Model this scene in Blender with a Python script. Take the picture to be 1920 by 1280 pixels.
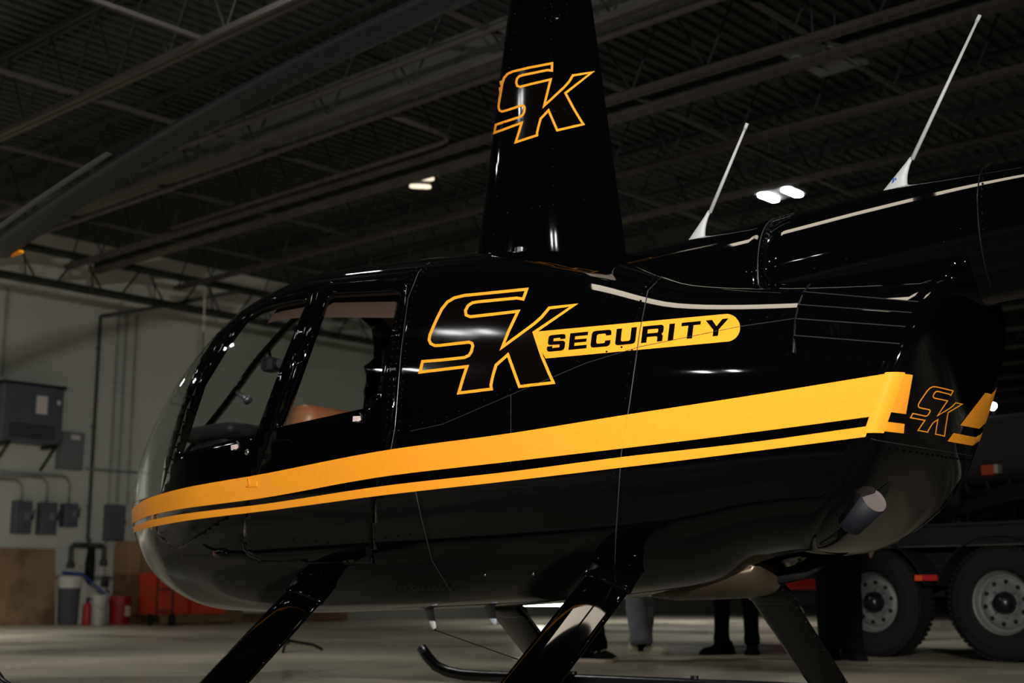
import bpy, bmesh, math, random
import numpy as np
from mathutils import Vector, Matrix
from mathutils.geometry import delaunay_2d_cdt
random.seed(7)
SC = bpy.context.scene
for o in list(bpy.data.objects): bpy.data.objects.remove(o)
COL = SC.collection
R = math.radians

# ---------------- camera ----------------
FPX = 2500.0
cam = bpy.data.cameras.new('camera'); camo = bpy.data.objects.new('camera', cam); COL.objects.link(camo)
cam.sensor_width = 36.0; cam.lens = 36.0*FPX/1920.0
camo.location = (0, 0, 0.46); camo.rotation_euler = (R(90)+math.atan(470/FPX), 0, 0)
cam.dof.use_dof = True; cam.dof.focus_distance = 4.9; cam.dof.aperture_fstop = 2.6
cam.clip_end = 200
SC.camera = camo
SC.view_settings.view_transform = 'Standard'; SC.view_settings.look = 'None'
SC.view_settings.gamma = 1.0; SC.view_settings.use_curve_mapping = False
SC.view_settings.exposure = 0.0

# ---------------- world and lamps ----------------
wd = bpy.data.worlds.new('world'); SC.world = wd; wd.use_nodes = True
wd.node_tree.nodes['Background'].inputs[0].default_value = (0.6, 0.65, 0.7, 1)
wd.node_tree.nodes['Background'].inputs[1].default_value = 0.004
HANG = math.radians(48); HB = np.array([math.cos(HANG), math.sin(HANG)]); HA = np.array([-math.sin(HANG), math.cos(HANG)])
def W2(b, a, z=0.0):
    """hangar coordinates (along the back wall, towards the back wall, up) -> world"""
    p = b*HB+a*HA; return Vector((p[0], p[1], z))
def area(name, loc, target, size, power, color, spread=180, size_y=None):
    l = bpy.data.lights.new(name, 'AREA'); l.energy = power; l.color = color; l.spread = R(spread)
    l.shape = 'RECTANGLE'; l.size = size; l.size_y = size_y or size
    o = bpy.data.objects.new(name, l); COL.objects.link(o); o.location = loc
    d = Vector(target)-Vector(loc); o.rotation_euler = d.to_track_quat('-Z', 'Y').to_euler()
    return o
KEY = (.8, -1.3, 2.1)                       # unseen key light added behind the camera to brighten the yellow stripes
key = area('floodlight_lamp', KEY, (0.3, 5.0, 1.5), .42, 108, (1, .97, .92), 75, .07)

# ---------------- materials ----------------
def mat(name, col, rough=.5, metal=0, spec=.5, coat=0, emis=None, es=0, noise=None, bump=None, trans=0):
    m = bpy.data.materials.new(name); m.use_nodes = True; nt = m.node_tree; b = nt.nodes['Principled BSDF']
    b.inputs['Base Color'].default_value = (*col, 1); b.inputs['Roughness'].default_value = rough
    b.inputs['Metallic'].default_value = metal; b.inputs['Specular IOR Level'].default_value = spec
    b.inputs['Coat Weight'].default_value = coat; b.inputs['Coat Roughness'].default_value = .03
    if emis: b.inputs['Emission Color'].default_value = (*emis, 1); b.inputs['Emission Strength'].default_value = es
    tc = nt.nodes.new('ShaderNodeTexCoord')
    if noise:
        c2, sc, lo, hi = noise
        n = nt.nodes.new('ShaderNodeTexNoise'); n.inputs['Scale'].default_value = sc; n.inputs['Detail'].default_value = 6
        r = nt.nodes.new('ShaderNodeMapRange'); r.inputs[1].default_value = lo; r.inputs[2].default_value = hi
        mx = nt.nodes.new('ShaderNodeMix'); mx.data_type = 'RGBA'
        nt.links.new(tc.outputs['Object'], n.inputs['Vector']); nt.links.new(n.outputs[0], r.inputs[0]); nt.links.new(r.outputs[0], mx.inputs[0])
        mx.inputs[6].default_value = (*col, 1); mx.inputs[7].default_value = (*c2, 1); nt.links.new(mx.outputs[2], b.inputs['Base Color'])
    if bump:
        sc, st = bump
        n = nt.nodes.new('ShaderNodeTexNoise'); n.inputs['Scale'].default_value = sc; n.inputs['Detail'].default_value = 3
        nt.links.new(tc.outputs['Object'], n.inputs['Vector'])
        bp = nt.nodes.new('ShaderNodeBump'); bp.inputs['Strength'].default_value = st; bp.inputs['Distance'].default_value = .01
        nt.links.new(n.outputs[0], bp.inputs['Height']); nt.links.new(bp.outputs[0], b.inputs['Normal'])
    return m
def glassmat(name, tint, refl=.055):
    m = bpy.data.materials.new(name); m.use_nodes = True; nt = m.node_tree; nt.nodes.clear()
    out = nt.nodes.new('ShaderNodeOutputMaterial'); t = nt.nodes.new('ShaderNodeBsdfTransparent'); t.inputs[0].default_value = (*tint, 1)
    g = nt.nodes.new('ShaderNodeBsdfGlossy'); g.inputs['Roughness'].default_value = .02; g.inputs[0].default_value = (1, 1, 1, 1)
    f = nt.nodes.new('ShaderNodeFresnel'); gm_ = nt.nodes.new('ShaderNodeNewGeometry'); mr = nt.nodes.new('ShaderNodeMapRange'); mr.inputs[3].default_value = 1.49; mr.inputs[4].default_value = 1/1.49; nt.links.new(gm_.outputs['Backfacing'], mr.inputs[0]); nt.links.new(mr.outputs[0], f.inputs[0]); mx = nt.nodes.new('ShaderNodeMixShader')
    nt.links.new(f.outputs[0], mx.inputs[0]); nt.links.new(t.outputs[0], mx.inputs[1]); nt.links.new(g.outputs[0], mx.inputs[2]); nt.links.new(mx.outputs[0], out.inputs[0])
    return m
M = dict(
 black=mat('gloss_black_paint', (.0008,.0009,.0012), .035, spec=.40, bump=(2.2, .03)),
 satin=mat('satin_black', (.006,.0066,.008), .3),
 blade=mat('blade_dark_grey', (.011,.0155,.018), .5, spec=.35, bump=(40,.05)),
 bladestrip=mat('blade_steel_strip', (.16,.16,.155), .45, metal=.4),
 yellow=mat('golden_yellow_vinyl', (1.0,.375,.026), .45, spec=.08, noise=((.97,.35,.022), 60, .35, .7)),
 inner=mat('logo_black_vinyl', (.0022,.0014,.0012), .10),
 rubber=mat('black_rubber', (.009,.009,.009), .8, spec=.2, bump=(30,.2)),
 white=mat('white_painted_composite', (.40,.41,.41), .5),
 blue=mat('blue_print', (.01,.07,.35), .5),
 placard=mat('placard_white', (.75,.70,.68), .5),
 red=mat('red_print', (.45,.03,.02), .5),
 chrome=mat('polished_steel', (.6,.6,.6), .18, metal=1),
 steel=mat('dull_steel', (.30,.31,.33), .45, metal=.8, noise=((.17,.17,.2), 12, .3,.7)),
 pipeout=mat('exhaust_blue_steel', (.006,.0062,.010), .6, spec=.3),
 pipein=mat('exhaust_ash', (.12,.10,.095), .9, spec=.1),
 leather=mat('tan_leather', (.36,.13,.055), .45, noise=((.28,.095,.04), 5,.3,.7), bump=(60,.1)),
 liner=mat('brown_headliner', (.10,.055,.04), .8),
 plastic=mat('matt_black_plastic', (.010,.0105,.012), .6),
 glass=glassmat('acrylic_glass', (.80,.83,.82)),
 navred=mat('red_lens', (.15,.006,.006), .1, coat=1),
 seam=mat('panel_gap', (.028,.028,.03), .35),
 wall=mat('cream_painted_block_wall', (.55,.56,.49), .8, noise=((.48,.49,.425), .8,.35,.7), bump=(25,.05)),
 deck=mat('roof_deck_dark', (.034,.034,.031), .8, noise=((.028,.028,.026), 1.5,.3,.7)),
 web=mat('joist_web_dark', (.016,.016,.014), .8),
 darkwall=mat('dark_metal_wall', (.05,.05,.047), .7),  # unseen walls, colour darkened so the black paint mirrors a dark hall
 joist=mat('joist_brown_primer', (.060,.053,.043), .75, noise=((.046,.041,.034), 3,.3,.7)),
 beam=mat('olive_grey_beam', (.072,.070,.057), .65),
 enamel=mat('slate_grey_enamel', (.085,.095,.115), .45, noise=((.065,.073,.09), 6,.3,.7)),
 enamel2=mat('grey_green_enamel', (.15,.165,.165), .5),
 conduit=mat('galvanised_conduit', (.27,.27,.25), .5, metal=.3),
 darkpipe=mat('dark_iron_pipe', (.055,.055,.05), .6, metal=.2),
 ply=mat('weathered_plywood', (.30,.19,.10), .8, noise=((.13,.075,.035), 2.2,.45,.68), bump=(15,.1)),
 wood=mat('pallet_wood', (.25,.15,.075), .8, noise=((.16,.09,.045), 5,.35,.7)),
 cardboard=mat('brown_cardboard', (.33,.19,.095), .8),
 orange=mat('orange_red_plastic', (.75,.07,.02), .5),
 redp=mat('red_plastic', (.40,.012,.015), .45),
 whitep=mat('white_plastic', (.62,.60,.55), .5),
 greyp=mat('grey_plastic', (.13,.14,.16), .55),
 bluep=mat('blue_plastic', (.03,.07,.30), .5),
 trailer=mat('black_trailer_steel', (.008,.010,.012), .5, spec=.25, bump=(8,.05)),
 rim=mat('grey_wheel_steel', (.15,.15,.145), .55, metal=.2),
 tarp=mat('charcoal_cover', (.05,.05,.053), .7),
 skin=mat('skin', (.45,.26,.19), .55),
 jeans=mat('grey_denim', (.27,.28,.32), .85, noise=((.19,.20,.235), 9,.35,.65)),
 blackcloth=mat('black_cloth', (.006,.006,.008), .95, spec=.1),
 navy=mat('dark_navy_cloth', (.008,.009,.014), .95, spec=.1),
 sneaker=mat('pale_sneaker', (.62,.62,.46), .7),
 sole=mat('cream_sole', (.80,.70,.56), .7),
 hair=mat('dark_hair', (.02,.013,.009), .7),
 lampbody=mat('lamp_housing', (.12,.12,.12), .5),
 ledw=mat('led_white', (1,1,1), .3, emis=(1,1,1), es=45),
 ledwarm=mat('warm_tube', (1,1,1), .3, emis=(1,.86,.68), es=9),
 leddim=mat('dim_warm_lens', (1,1,1), .3, emis=(1,.82,.6), es=1.2),
 ledbig=mat('led_cool', (1,1,1), .3, emis=(.95,.98,1), es=60),
)
# concrete floor: broad worn patches, damp darker bands, faint joints and ochre stains
def floor_mat():
    m = mat('worn_concrete', (.2,.2,.2), .38, spec=.4); nt = m.node_tree; b = nt.nodes['Principled BSDF']
    tc = nt.nodes.new('ShaderNodeTexCoord')
    def noise(sc, det, dist=0):
        n = nt.nodes.new('ShaderNodeTexNoise'); n.inputs['Scale'].default_value = sc; n.inputs['Detail'].default_value = det; n.inputs['Distortion'].default_value = dist
        nt.links.new(tc.outputs['Object'], n.inputs['Vector']); return n
    def ramp(src, pts):
        r = nt.nodes.new('ShaderNodeValToRGB'); e = r.color_ramp.elements
        e[0].position, e[0].color = pts[0][0], (*pts[0][1], 1); e[1].position, e[1].color = pts[1][0], (*pts[1][1], 1)
        for p, c in pts[2:]: x = e.new(p); x.color = (*c, 1)
        nt.links.new(src, r.inputs[0]); return r
    n1 = noise(.55, 8, .6); r1 = ramp(n1.outputs[0], [(.30,(.18,.168,.13)), (.72,(.52,.47,.36)), (.5,(.37,.335,.26))])
    n2 = noise(1.3, 4, .3); r2 = ramp(n2.outputs[0], [(.66,(0,0,0)), (.73,(1,1,1))])
    mx = nt.nodes.new('ShaderNodeMix'); mx.data_type = 'RGBA'
    nt.links.new(r2.outputs[0], mx.inputs[0]); nt.links.new(r1.outputs[0], mx.inputs[6]); mx.inputs[7].default_value = (.40,.30,.19,1)
    nt.links.new(mx.outputs[2], b.inputs['Base Color'])
    rr = ramp(n1.outputs[0], [(.3,(.22,.22,.22)), (.7,(.5,.5,.5))]); nt.links.new(rr.outputs[0], b.inputs['Roughness'])
    n3 = noise(14, 5); bp = nt.nodes.new('ShaderNodeBump'); bp.inputs['Strength'].default_value = .12; bp.inputs['Distance'].default_value = .01
    nt.links.new(n3.outputs[0], bp.inputs['Height']); nt.links.new(bp.outputs[0], b.inputs['Normal'])
    return m
M['floor'] = floor_mat()

# ---------------- mesh helpers ----------------
def link(name, me, parent=None, m=None, smooth=False, loc=None, rotz=None):
    o = bpy.data.objects.new(name, me); COL.objects.link(o)
    if m is not None:
        if len(me.materials): me.materials.clear()
        for x in (m if isinstance(m, (list, tuple)) else [m]): me.materials.append(M[x] if isinstance(x, str) else x)
    if smooth:
        for p in me.polygons: p.use_smooth = True
    if parent: o.parent = parent
    if loc is not None: o.location = loc
    if rotz is not None: o.rotation_euler = (0, 0, rotz)
    return o
def obj(name, bm, m, parent=None, smooth=False, loc=None, rotz=None, fix=True):
    if fix: bmesh.ops.recalc_face_normals(bm, faces=bm.faces)
    me = bpy.data.meshes.new(name); bm.to_mesh(me); bm.free()
    return link(name, me, parent, m, smooth, loc, rotz)
def empty(name, loc=(0,0,0), rotz=0):
    o = bpy.data.objects.new(name, None); COL.objects.link(o); o.location = loc; o.rotation_euler = (0,0,rotz); o.empty_display_size = .1
    return o
def tag(o, label, cat, group=None, kind=None):
    o['label'] = label; o['category'] = cat
    if group: o['group'] = group
    if kind: o['kind'] = kind
    return o
def struct(o): o['kind'] = 'structure'; return o
def box(bm, c, s, rot=None, bevel=0, mi=0):
    r = bmesh.ops.create_cube(bm, size=1); vs = r['verts']; mt = Matrix.Diagonal((*s, 1))
    if rot is not None: mt = (rot if isinstance(rot, Matrix) else Matrix.Rotation(rot, 4, 'Z')) @ mt
    bmesh.ops.transform(bm, matrix=Matrix.Translation(c) @ mt, verts=vs)
    fs = {f for v in vs for f in v.link_faces}
    for f in fs: f.material_index = mi
    if bevel:
        es = list({e for v in vs for e in v.link_edges})
        bmesh.ops.bevel(bm, geom=es, offset=bevel, segments=2, affect='EDGES', profile=.5)
def ring(bm, pts): return [bm.verts.new(p) for p in pts]
def bridge(bm, a, b, closed=True, mi=0):
    n = len(a)
    for i in range(n if closed else n-1):
        try: f = bm.faces.new((a[i], a[(i+1)%n], b[(i+1)%n], b[i])); f.material_index = mi
        except ValueError: pass
def tube(bm, pts, r, seg=8, caps=True, mi=0):
    pts = [Vector(p) for p in pts]; rs = r if isinstance(r, (list, tuple)) else [r]*len(pts); prev = None
    up = Vector((0,0,1)); t0 = (pts[1]-pts[0]).normalized()
    if abs(t0.dot(up)) > .95: up = Vector((1,0,0))
    nrm = (up-t0*up.dot(t0)).normalized(); first = None
    for i, p in enumerate(pts):
        t = ((pts[min(i+1,len(pts)-1)]-pts[max(i-1,0)])).normalized()
        nrm = (nrm-t*nrm.dot(t)).normalized(); bn = t.cross(nrm)
        rg = ring(bm, [p+(nrm*math.cos(2*math.pi*k/seg)+bn*math.sin(2*math.pi*k/seg))*rs[i] for k in range(seg)])
        if prev: bridge(bm, prev, rg, mi=mi)
        else: first = rg
        prev = rg
    if caps:
        for rg in (first, prev):
            f = bm.faces.new(rg); f.material_index = mi
def lathe(bm, prof, seg=24, axis='Z', c=(0,0,0), mi=0):
    """prof: (radius, height) pairs"""
    c = Vector(c); prev = None
    for r, h in prof:
        pts = []
        for k in range(seg):
            a = 2*math.pi*k/seg; x, y = r*math.cos(a), r*math.sin(a)
            pts.append(c+(Vector((x,y,h)) if axis == 'Z' else Vector((x,h,y)) if axis == 'Y' else Vector((h,x,y))))
        rg = ring(bm, pts)
        if prev: bridge(bm, prev, rg, mi=mi)
        prev = rg
    return prev
def B(): return bmesh.new()

# ---------------- hangar shell ----------------
AW, A0, B0, B1, HZ = 18.125, -14.0, -12.0, 34.0, 5.75
def quad(name, pts, m, parent=None):
    bm = B(); bm.faces.new([bm.verts.new(p) for p in pts]); return obj(name, bm, m, parent, fix=False)
def slab(name, b0, b1, a0, a1, z0, z1, m):
    bm = B(); box(bm, ((b0+b1)/2, (a0+a1)/2, (z0+z1)/2), (b1-b0, a1-a0, z1-z0))
    return struct(obj(name, bm, m, rotz=HANG))
# W2 axes: local x = along back wall (b), local y = into back wall (a); HB x HA is a right-handed frame
slab('floor', B0, B1, A0, AW, -.2, 0, 'floor')
slab('wall_back', B0, B1, AW, AW+.25, 0, HZ+.4, 'wall')
slab('wall_front', B0, B1, A0-.25, A0, 0, HZ+.4, 'darkwall')
slab('wall_left', B0-.25, B0, A0, AW, 0, HZ+.4, 'darkwall')
slab('wall_right', B1, B1+.25, A0, AW, 0, HZ+.4, 'deck')
# corrugated deck: trapezoidal ribs running along b
bm = B(); p = .15; prof = []
a = A0
while a < AW:
    prof += [(a, HZ), (a+.05, HZ), (a+.07, HZ+.03), (a+.13, HZ+.03)]; a += p
va = [bm.verts.new((B0, y, z)) for y, z in prof]; vb = [bm.verts.new((B1, y, z)) for y, z in prof]
for i in range(len(prof)-1): bm.faces.new((va[i], va[i+1], vb[i+1], vb[i]))
struct(obj('ceiling', bm, 'deck', rotz=HANG, fix=False))

ZB = 4.85; ZT = 5.66; AJ = 16.45        # joists run from the front wall to a girder in front of the back wall
def joist_mesh(deep=0.0, pitch=.62, L=AJ-A0, zt=5.66):
    bm = B(); zb = ZB-deep; n = int(L/pitch)
    for dx in (-.035, .035):
        box(bm, (dx, L/2, zb), (.045, L, .05)); box(bm, (dx, L/2, zt), (.045, L, .05), mi=1)
    for i in range(n):
        y0 = i*pitch
        for (ya, za, yb, zb2) in ((y0, zb+.02, y0+pitch/2, zt-.02), (y0+pitch/2, zt-.02, y0+pitch, zb+.02)):
            tube(bm, [(0,ya,za),(0,yb,zb2)], .012, 4, caps=False, mi=1)
    me = bpy.data.meshes.new('joist'); bm.to_mesh(me); bm.free(); me.materials.append(M['joist']); me.materials.append(M['web']); return me
jm = joist_mesh(pitch=.8)
JB = [-7.6,-5.9,-4.2,-2.5,-.8,.9,2.6,4.25,5.91,9.15,10.9,12.4,13.95,15.5,17.1,18.8,20.5,22.2,23.9,25.6,27.3,29,30.7]
for jb in JB:
    o = bpy.data.objects.new('roof_joist', jm); COL.objects.link(o); o.location = W2(jb, A0); o.rotation_euler = (0,0,HANG); struct(o)
gm = joist_mesh(.10, 1.1)
o = bpy.data.objects.new('roof_girder', gm); COL.objects.link(o); o.location = W2(7.58, A0); o.rotation_euler = (0,0,HANG); struct(o)
bm = B(); L = AJ-A0; box(bm, (0, L/2, ZB), (.16, L, .04)); box(bm, (0, L/2, ZB+.12), (.02, L, .2), mi=1)
struct(obj('roof_purlin', bm, ['joist','web'], loc=W2(9.55, A0), rotz=HANG))
# girder truss crossing in front of the back wall
bm = B(); L = B1-B0
for dy in (-.06, .06):
    box(bm, (L/2, dy, 4.58), (L, .08, .07)); box(bm, (L/2, dy, 5.02), (L, .07, .06))
k = 0.0
while k < L-1.0:
    tube(bm, [(k,0,4.6),(k+.28,0,5.0)], .016, 4, caps=False); tube(bm, [(k+.42,0,5.0),(k+.70,0,4.6)], .016, 4, caps=False); tube(bm, [(k+.55,0,4.6),(k+.50,0,5.0)], .012, 4, caps=False); k += 1.0
struct(obj('roof_girder', bm, 'web', loc=W2(B0, AJ), rotz=HANG))
# solid pale beam and pipes beside the girder
bm = B(); L = AJ-A0
box(bm, (0, L/2, 5.10), (.02, L, .34)); box(bm, (0, L/2, 4.93), (.16, L, .025)); box(bm, (0, L/2, 5.28), (.16, L, .025))
struct(obj('roof_beam', bm, 'beam', loc=W2(7.98, A0), rotz=HANG))
for bb, zz, rr_ in ((7.30, 4.86, .03), (7.85, 4.76, .03)):
    bm = B(); tube(bm, [(0,0,0),(0,AJ-A0-.4,0)], rr_, 8)
    tag(obj('roof_pipe', bm, 'joist', loc=W2(bb, A0, zz), rotz=HANG, smooth=True), 'long pipe under the roof, '+('left of the pale beam' if bb < 7.5 else 'just under the pale beam'), 'pipe')
bm = B(); tube(bm, [(7.9,8.7,4.80),(8.62,8.7,4.80),(8.74,8.72,4.80),(8.82,8.80,4.80),(8.85,8.95,4.80),(8.85,13.5,4.80)], .028, 8)
tag(obj('sprinkler_pipe', bm, 'joist', rotz=HANG, smooth=True), 'bent sprinkler pipe hanging under the roof left of the mast', 'pipe')
# bridging angles between the joists, running along b
for k, ab in enumerate([-9.8,-6.1,-2.4,-.55,1.3,3.15,5.0,6.85,8.70,10.55,12.4,14.25]):
    for i in range(len(JB)-1):
        if (i*7+k*3) % 5 == 0: continue
        bm = B(); w = JB[i+1]-JB[i]; box(bm, (w/2, 0, 0), (w, .035, .035))
        struct(obj('roof_bridging', bm, 'joist', loc=W2(JB[i], ab, ZB+.03), rotz=HANG))

# ---------------- things on and along the back wall ----------------
def wobj(name, b, da, z, rotz=0):          # a thing's root against the wall, da in front of it; local y points into the wall
    return empty(name, W2(b, AW-da, z), HANG+rotz)
# dry-type transformer box
t = tag(wobj('transformer', 9.47, .02, 2.50), 'large dark grey transformer box hung high on the cream wall, white label on its front', 'transformer')
bm = B(); box(bm, (0,-.21,.46), (.92,.36,.82), bevel=.015); obj('housing', bm, 'enamel', t)
bm = B(); box(bm, (0,-.21,.885), (.98,.42,.03)); obj('drip_lid', bm, 'satin', t)
bm = B(); box(bm, (.12,-.394,.60), (.17,.006,.26)); obj('label', bm, 'whitep', t)
bm = B(); box(bm, (.38,-.394,.66), (.05,.006,.06)); obj('rating_plate', bm, 'whitep', t)
bm = B()
for i in range(7): box(bm, (0,-.392,.12+.03*i), (.7,.008,.012))
obj('vent_slots', bm, 'satin', t)
for x in (-.36,.36):
    bm = B(); box(bm, (x,-.22,.02), (.05,.40,.05)); tube(bm, [(x,-.38,0),(x,-.02,-.30)], .022, 6); obj('bracket', bm, 'satin', t)
# small box right of the transformer
t = tag(wobj('junction_box', 10.25, .0, 2.22), 'small grey-green electrical box beside the big transformer, white label at its top', 'electrical box')
bm = B(); box(bm, (0,-.1,.29), (.36,.18,.55), bevel=.008); obj('housing', bm, 'enamel2', t)
bm = B(); box(bm, (0,-.196,.29), (.33,.012,.5), bevel=.004); obj('cover', bm, 'enamel2', t)
bm = B(); box(bm, (.02,-.205,.49), (.14,.004,.07)); obj('label', bm, 'whitep', t)
# three safety switches
SWS = [(9.56, 1.28, .25, .46, 'leftmost of the three grey safety switches on the wall', 'leftmost safety switch'),
       (9.95, 1.28, .25, .46, 'middle one of the three grey safety switches on the wall', 'middle safety switch'),
       (10.30, 1.40, .22, .34, 'rightmost and shortest of the three grey safety switches on the wall', 'rightmost, shortest safety switch')]
for i, (b, z, w, h, lab, bl) in enumerate(SWS):
    t = tag(wobj('safety_switch', b, 0, z), lab, 'switch box', 'safety switches in a row on the wall')
    bm = B(); box(bm, (0,-.09,h/2), (w,.16,h), bevel=.01); obj('housing', bm, 'enamel', t)
    bm = B(); box(bm, (.01,-.178,h/2+.01), (w*.72,.02,h*.72), bevel=.006); obj('cover', bm, 'enamel', t)
    bm = B(); box(bm, (.03,-.19,h*.55), (w*.30,.004,h*.24)); obj('label', bm, 'enamel2', t)
    bm = B(); box(bm, (w/2+.02,-.12,h*.5), (.035,.05,.05)); tube(bm, [(w/2+.03,-.12,h*.5),(w/2+.03,-.17,h*.5+.12)], .011, 6); obj('handle', bm, 'satin', t)
    rise = [.30, .36, .40][i]
    pts = [(0,-.06,0),(0,-.06,rise-.14)]+[(-.14+.14*math.cos(a),-.06,rise-.14+.14*math.sin(a)) for a in [R(x) for x in (15,30,45,60,75,90)]]+[(-.8-.35*i,-.06,rise)]
    bm = B(); tube(bm, pts, .02, 8)
    c = obj('conduit', bm, 'conduit', loc=W2(b, AW, z+h), rotz=HANG, smooth=True)
    tag(c, 'bent conduit curving left out of the top of the '+bl, 'conduit', 'bent conduits above the safety switches')
# tall panel box
t = tag(wobj('breaker_panel', 11.07, 0, 1.22), 'tall plain grey breaker panel on the wall at the right of the conduits', 'electrical panel')
bm = B(); box(bm, (0,-.07,.27), (.31,.12,.54), bevel=.006); obj('housing', bm, 'enamel', t)
bm = B(); box(bm, (0,-.138,.27), (.29,.014,.52), bevel=.004); d = obj('door', bm, 'enamel', t)
bm = B(); box(bm, (.14,-.15,.28), (.02,.012,.05)); obj('latch', bm, 'satin', d)
# vertical conduits on the wall
def vpipe(b, z0, z1, r, lab, m='conduit', lean=0.0):
    bm = B(); tube(bm, [(0,-r-.01,0),(lean,-r-.01,z1-z0)], r, 8)
    for z in np.arange(.5, z1-z0, 1.2): box(bm, (lean*z/(z1-z0),-.02,z), (r*3,.04,.025))
    return tag(obj('conduit', bm, m, loc=W2(b, AW, z0), rotz=HANG, smooth=False), lab, 'conduit', 'upright conduits on the cream wall')
vpipe(10.66, 1.22, 4.62, .028, 'darkest upright pipe on the wall, running from the valve tree up to the overhead elbow', 'darkpipe')
vpipe(10.98, .72, 4.75, .018, 'thin upright conduit, first one right of the dark pipe', 'conduit')
vpipe(11.12, 1.78, 4.75, .022, 'upright conduit entering the breaker panel top at its middle', 'conduit')
vpipe(11.30, 1.78, 4.75, .018, 'upright conduit at the right edge of the breaker panel top', 'conduit')
vpipe(9.14, 3.5, 4.8, .02, 'upright conduit at the left picture edge above the transformer', 'conduit')
bm = B(); tube(bm, [(0,-.05,0),(.35,-1.1,.05),(.7,-2.6,.12)], .03, 8)
tag(obj('overhead_pipe', bm, 'darkpipe', loc=W2(10.66, AW, 4.62), rotz=HANG), 'dark pipe running out from the wall top under the roof joists', 'pipe')
bm = B(); tube(bm, [(0,-.10,0),(1.1,-.10,0)], .014, 6)
tag(obj('horizontal_conduit', bm, 'conduit', loc=W2(10.53, AW, 2.27), rotz=HANG), 'thin level conduit crossing the upright conduits below the small electrical box', 'conduit')
bm = B(); box(bm, (0,-.02,0), (8.5,.035,.07))
struct(obj('trim_1', bm, 'conduit', loc=W2(14.0, AW, .67), rotz=HANG))
# valve tree
t = tag(wobj('valve_tree', 10.62, .05, .78), 'dark forked pipe tree of valves at the foot of the dark wall pipe', 'pipe valves')
bm = B(); tube(bm, [(.03,-.05,.46),(.03,-.05,.36),(.26,-.05,.36),(.29,-.05,.33),(.29,-.05,.16)], .04, 8); tube(bm, [(.03,-.05,.36),(-.22,-.05,.36),(-.25,-.05,.33),(-.25,-.05,.1)], .04, 8); obj('manifold', bm, 'darkpipe', t)
for x, z in ((.29,.12),(-.25,.08)):
    bm = B(); lathe(bm, [(.0,-.05),(.055,-.05),(.06,0),(.04,.05),(0,.05)], 12, c=(x,-.05,z)); obj('valve', bm, 'darkpipe', t, smooth=True)
bm = B()
for k in range(5): tube(bm, [(-.02+.022*k,-.09,.33),(-.06+.035*k,-.1,.08),(-.05+.03*k,-.1,-.15-.03*(k%3))], .016, 6)
tag(obj('hanging_hoses', bm, 'rubber', loc=W2(10.62, AW-.1, .78), rotz=HANG), 'bunch of black straps hanging from the forked pipe', 'hoses')
# wall outlet with hanging cord further right
t = tag(wobj('wall_socket', 10.98, 0, .62), 'small dark socket box at the foot of the thin conduit', 'socket')
bm = B(); box(bm, (0,-.05,0), (.1,.09,.16), bevel=.01); obj('box', bm, 'darkpipe', t)
bm = B(); tube(bm, [(0,-.1,-.02),(-.02,-.13,-.12),(.05,-.12,-.17)], .012, 6); obj('plug_lead', bm, 'rubber', t)
# hanging cord near the joists
t = tag(empty('drop_cord', W2(10.9, AW-2.4, 0), HANG), 'thin cord hanging from the roof before the cream wall, pale at its top', 'cord')
bm = B(); tube(bm, [(0,0,4.75),(0,0,4.1)], .012, 6); obj('pale_sleeve', bm, 'whitep', t)
bm = B(); tube(bm, [(0,0,4.1),(0,0,3.8),(-.05,0,3.3),(-.14,0,2.95),(-.13,0,2.8)], .016, 6); obj('lower_end', bm, mat('faded_olive_cord', (.12,.10,.06), .8), t)
# plywood sheet
bm = B(); box(bm, (0,0,.54), (1.6,.02,1.08), Matrix.Rotation(R(-6),4,'X'))
tag(obj('plywood_sheet', bm, 'ply', loc=W2(9.34, AW-.10, .0), rotz=HANG), 'stained brown plywood sheet leaning on the wall at the left', 'board')
# bin
t = tag(empty('trash_bin', W2(10.24, AW-.34, 0), HANG), 'tall grey bin with a pale liner beside the plywood sheet', 'bin')
bm = B(); lathe(bm, [(0,.0),(.125,.0),(.155,.56),(.163,.56),(.163,.585),(.15,.585),(.137,.05),(0,.05)], 24); obj('body', bm, 'greyp', t, smooth=True)
bm = B(); lathe(bm, [(.157,.52),(.170,.60),(.166,.68),(.14,.70),(.12,.62)], 24); obj('liner', bm, 'whitep', t, smooth=True)
t = tag(empty('push_broom', W2(10.35, AW-.36, .0), HANG), 'blue push broom leaning across the top of the grey bin', 'broom')
bm = B(); tube(bm, [(-.30,-.1,.735),(.02,-.1,.715)], .022, 8); obj('head', bm, 'bluep', t)
bm = B(); tube(bm, [(.02,-.1,.715),(.38,-.12,.44)], .016, 8); obj('handle', bm, 'bluep', t)
# narrow white upright board
bm = B(); box(bm, (0,0,.36), (.2,.03,.72), Matrix.Rotation(R(-5),4,'X'))
tag(obj('white_board', bm, 'whitep', loc=W2(10.52, AW-.16, 0), rotz=HANG), 'narrow white board standing between the grey bin and the white bucket', 'board')
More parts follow.
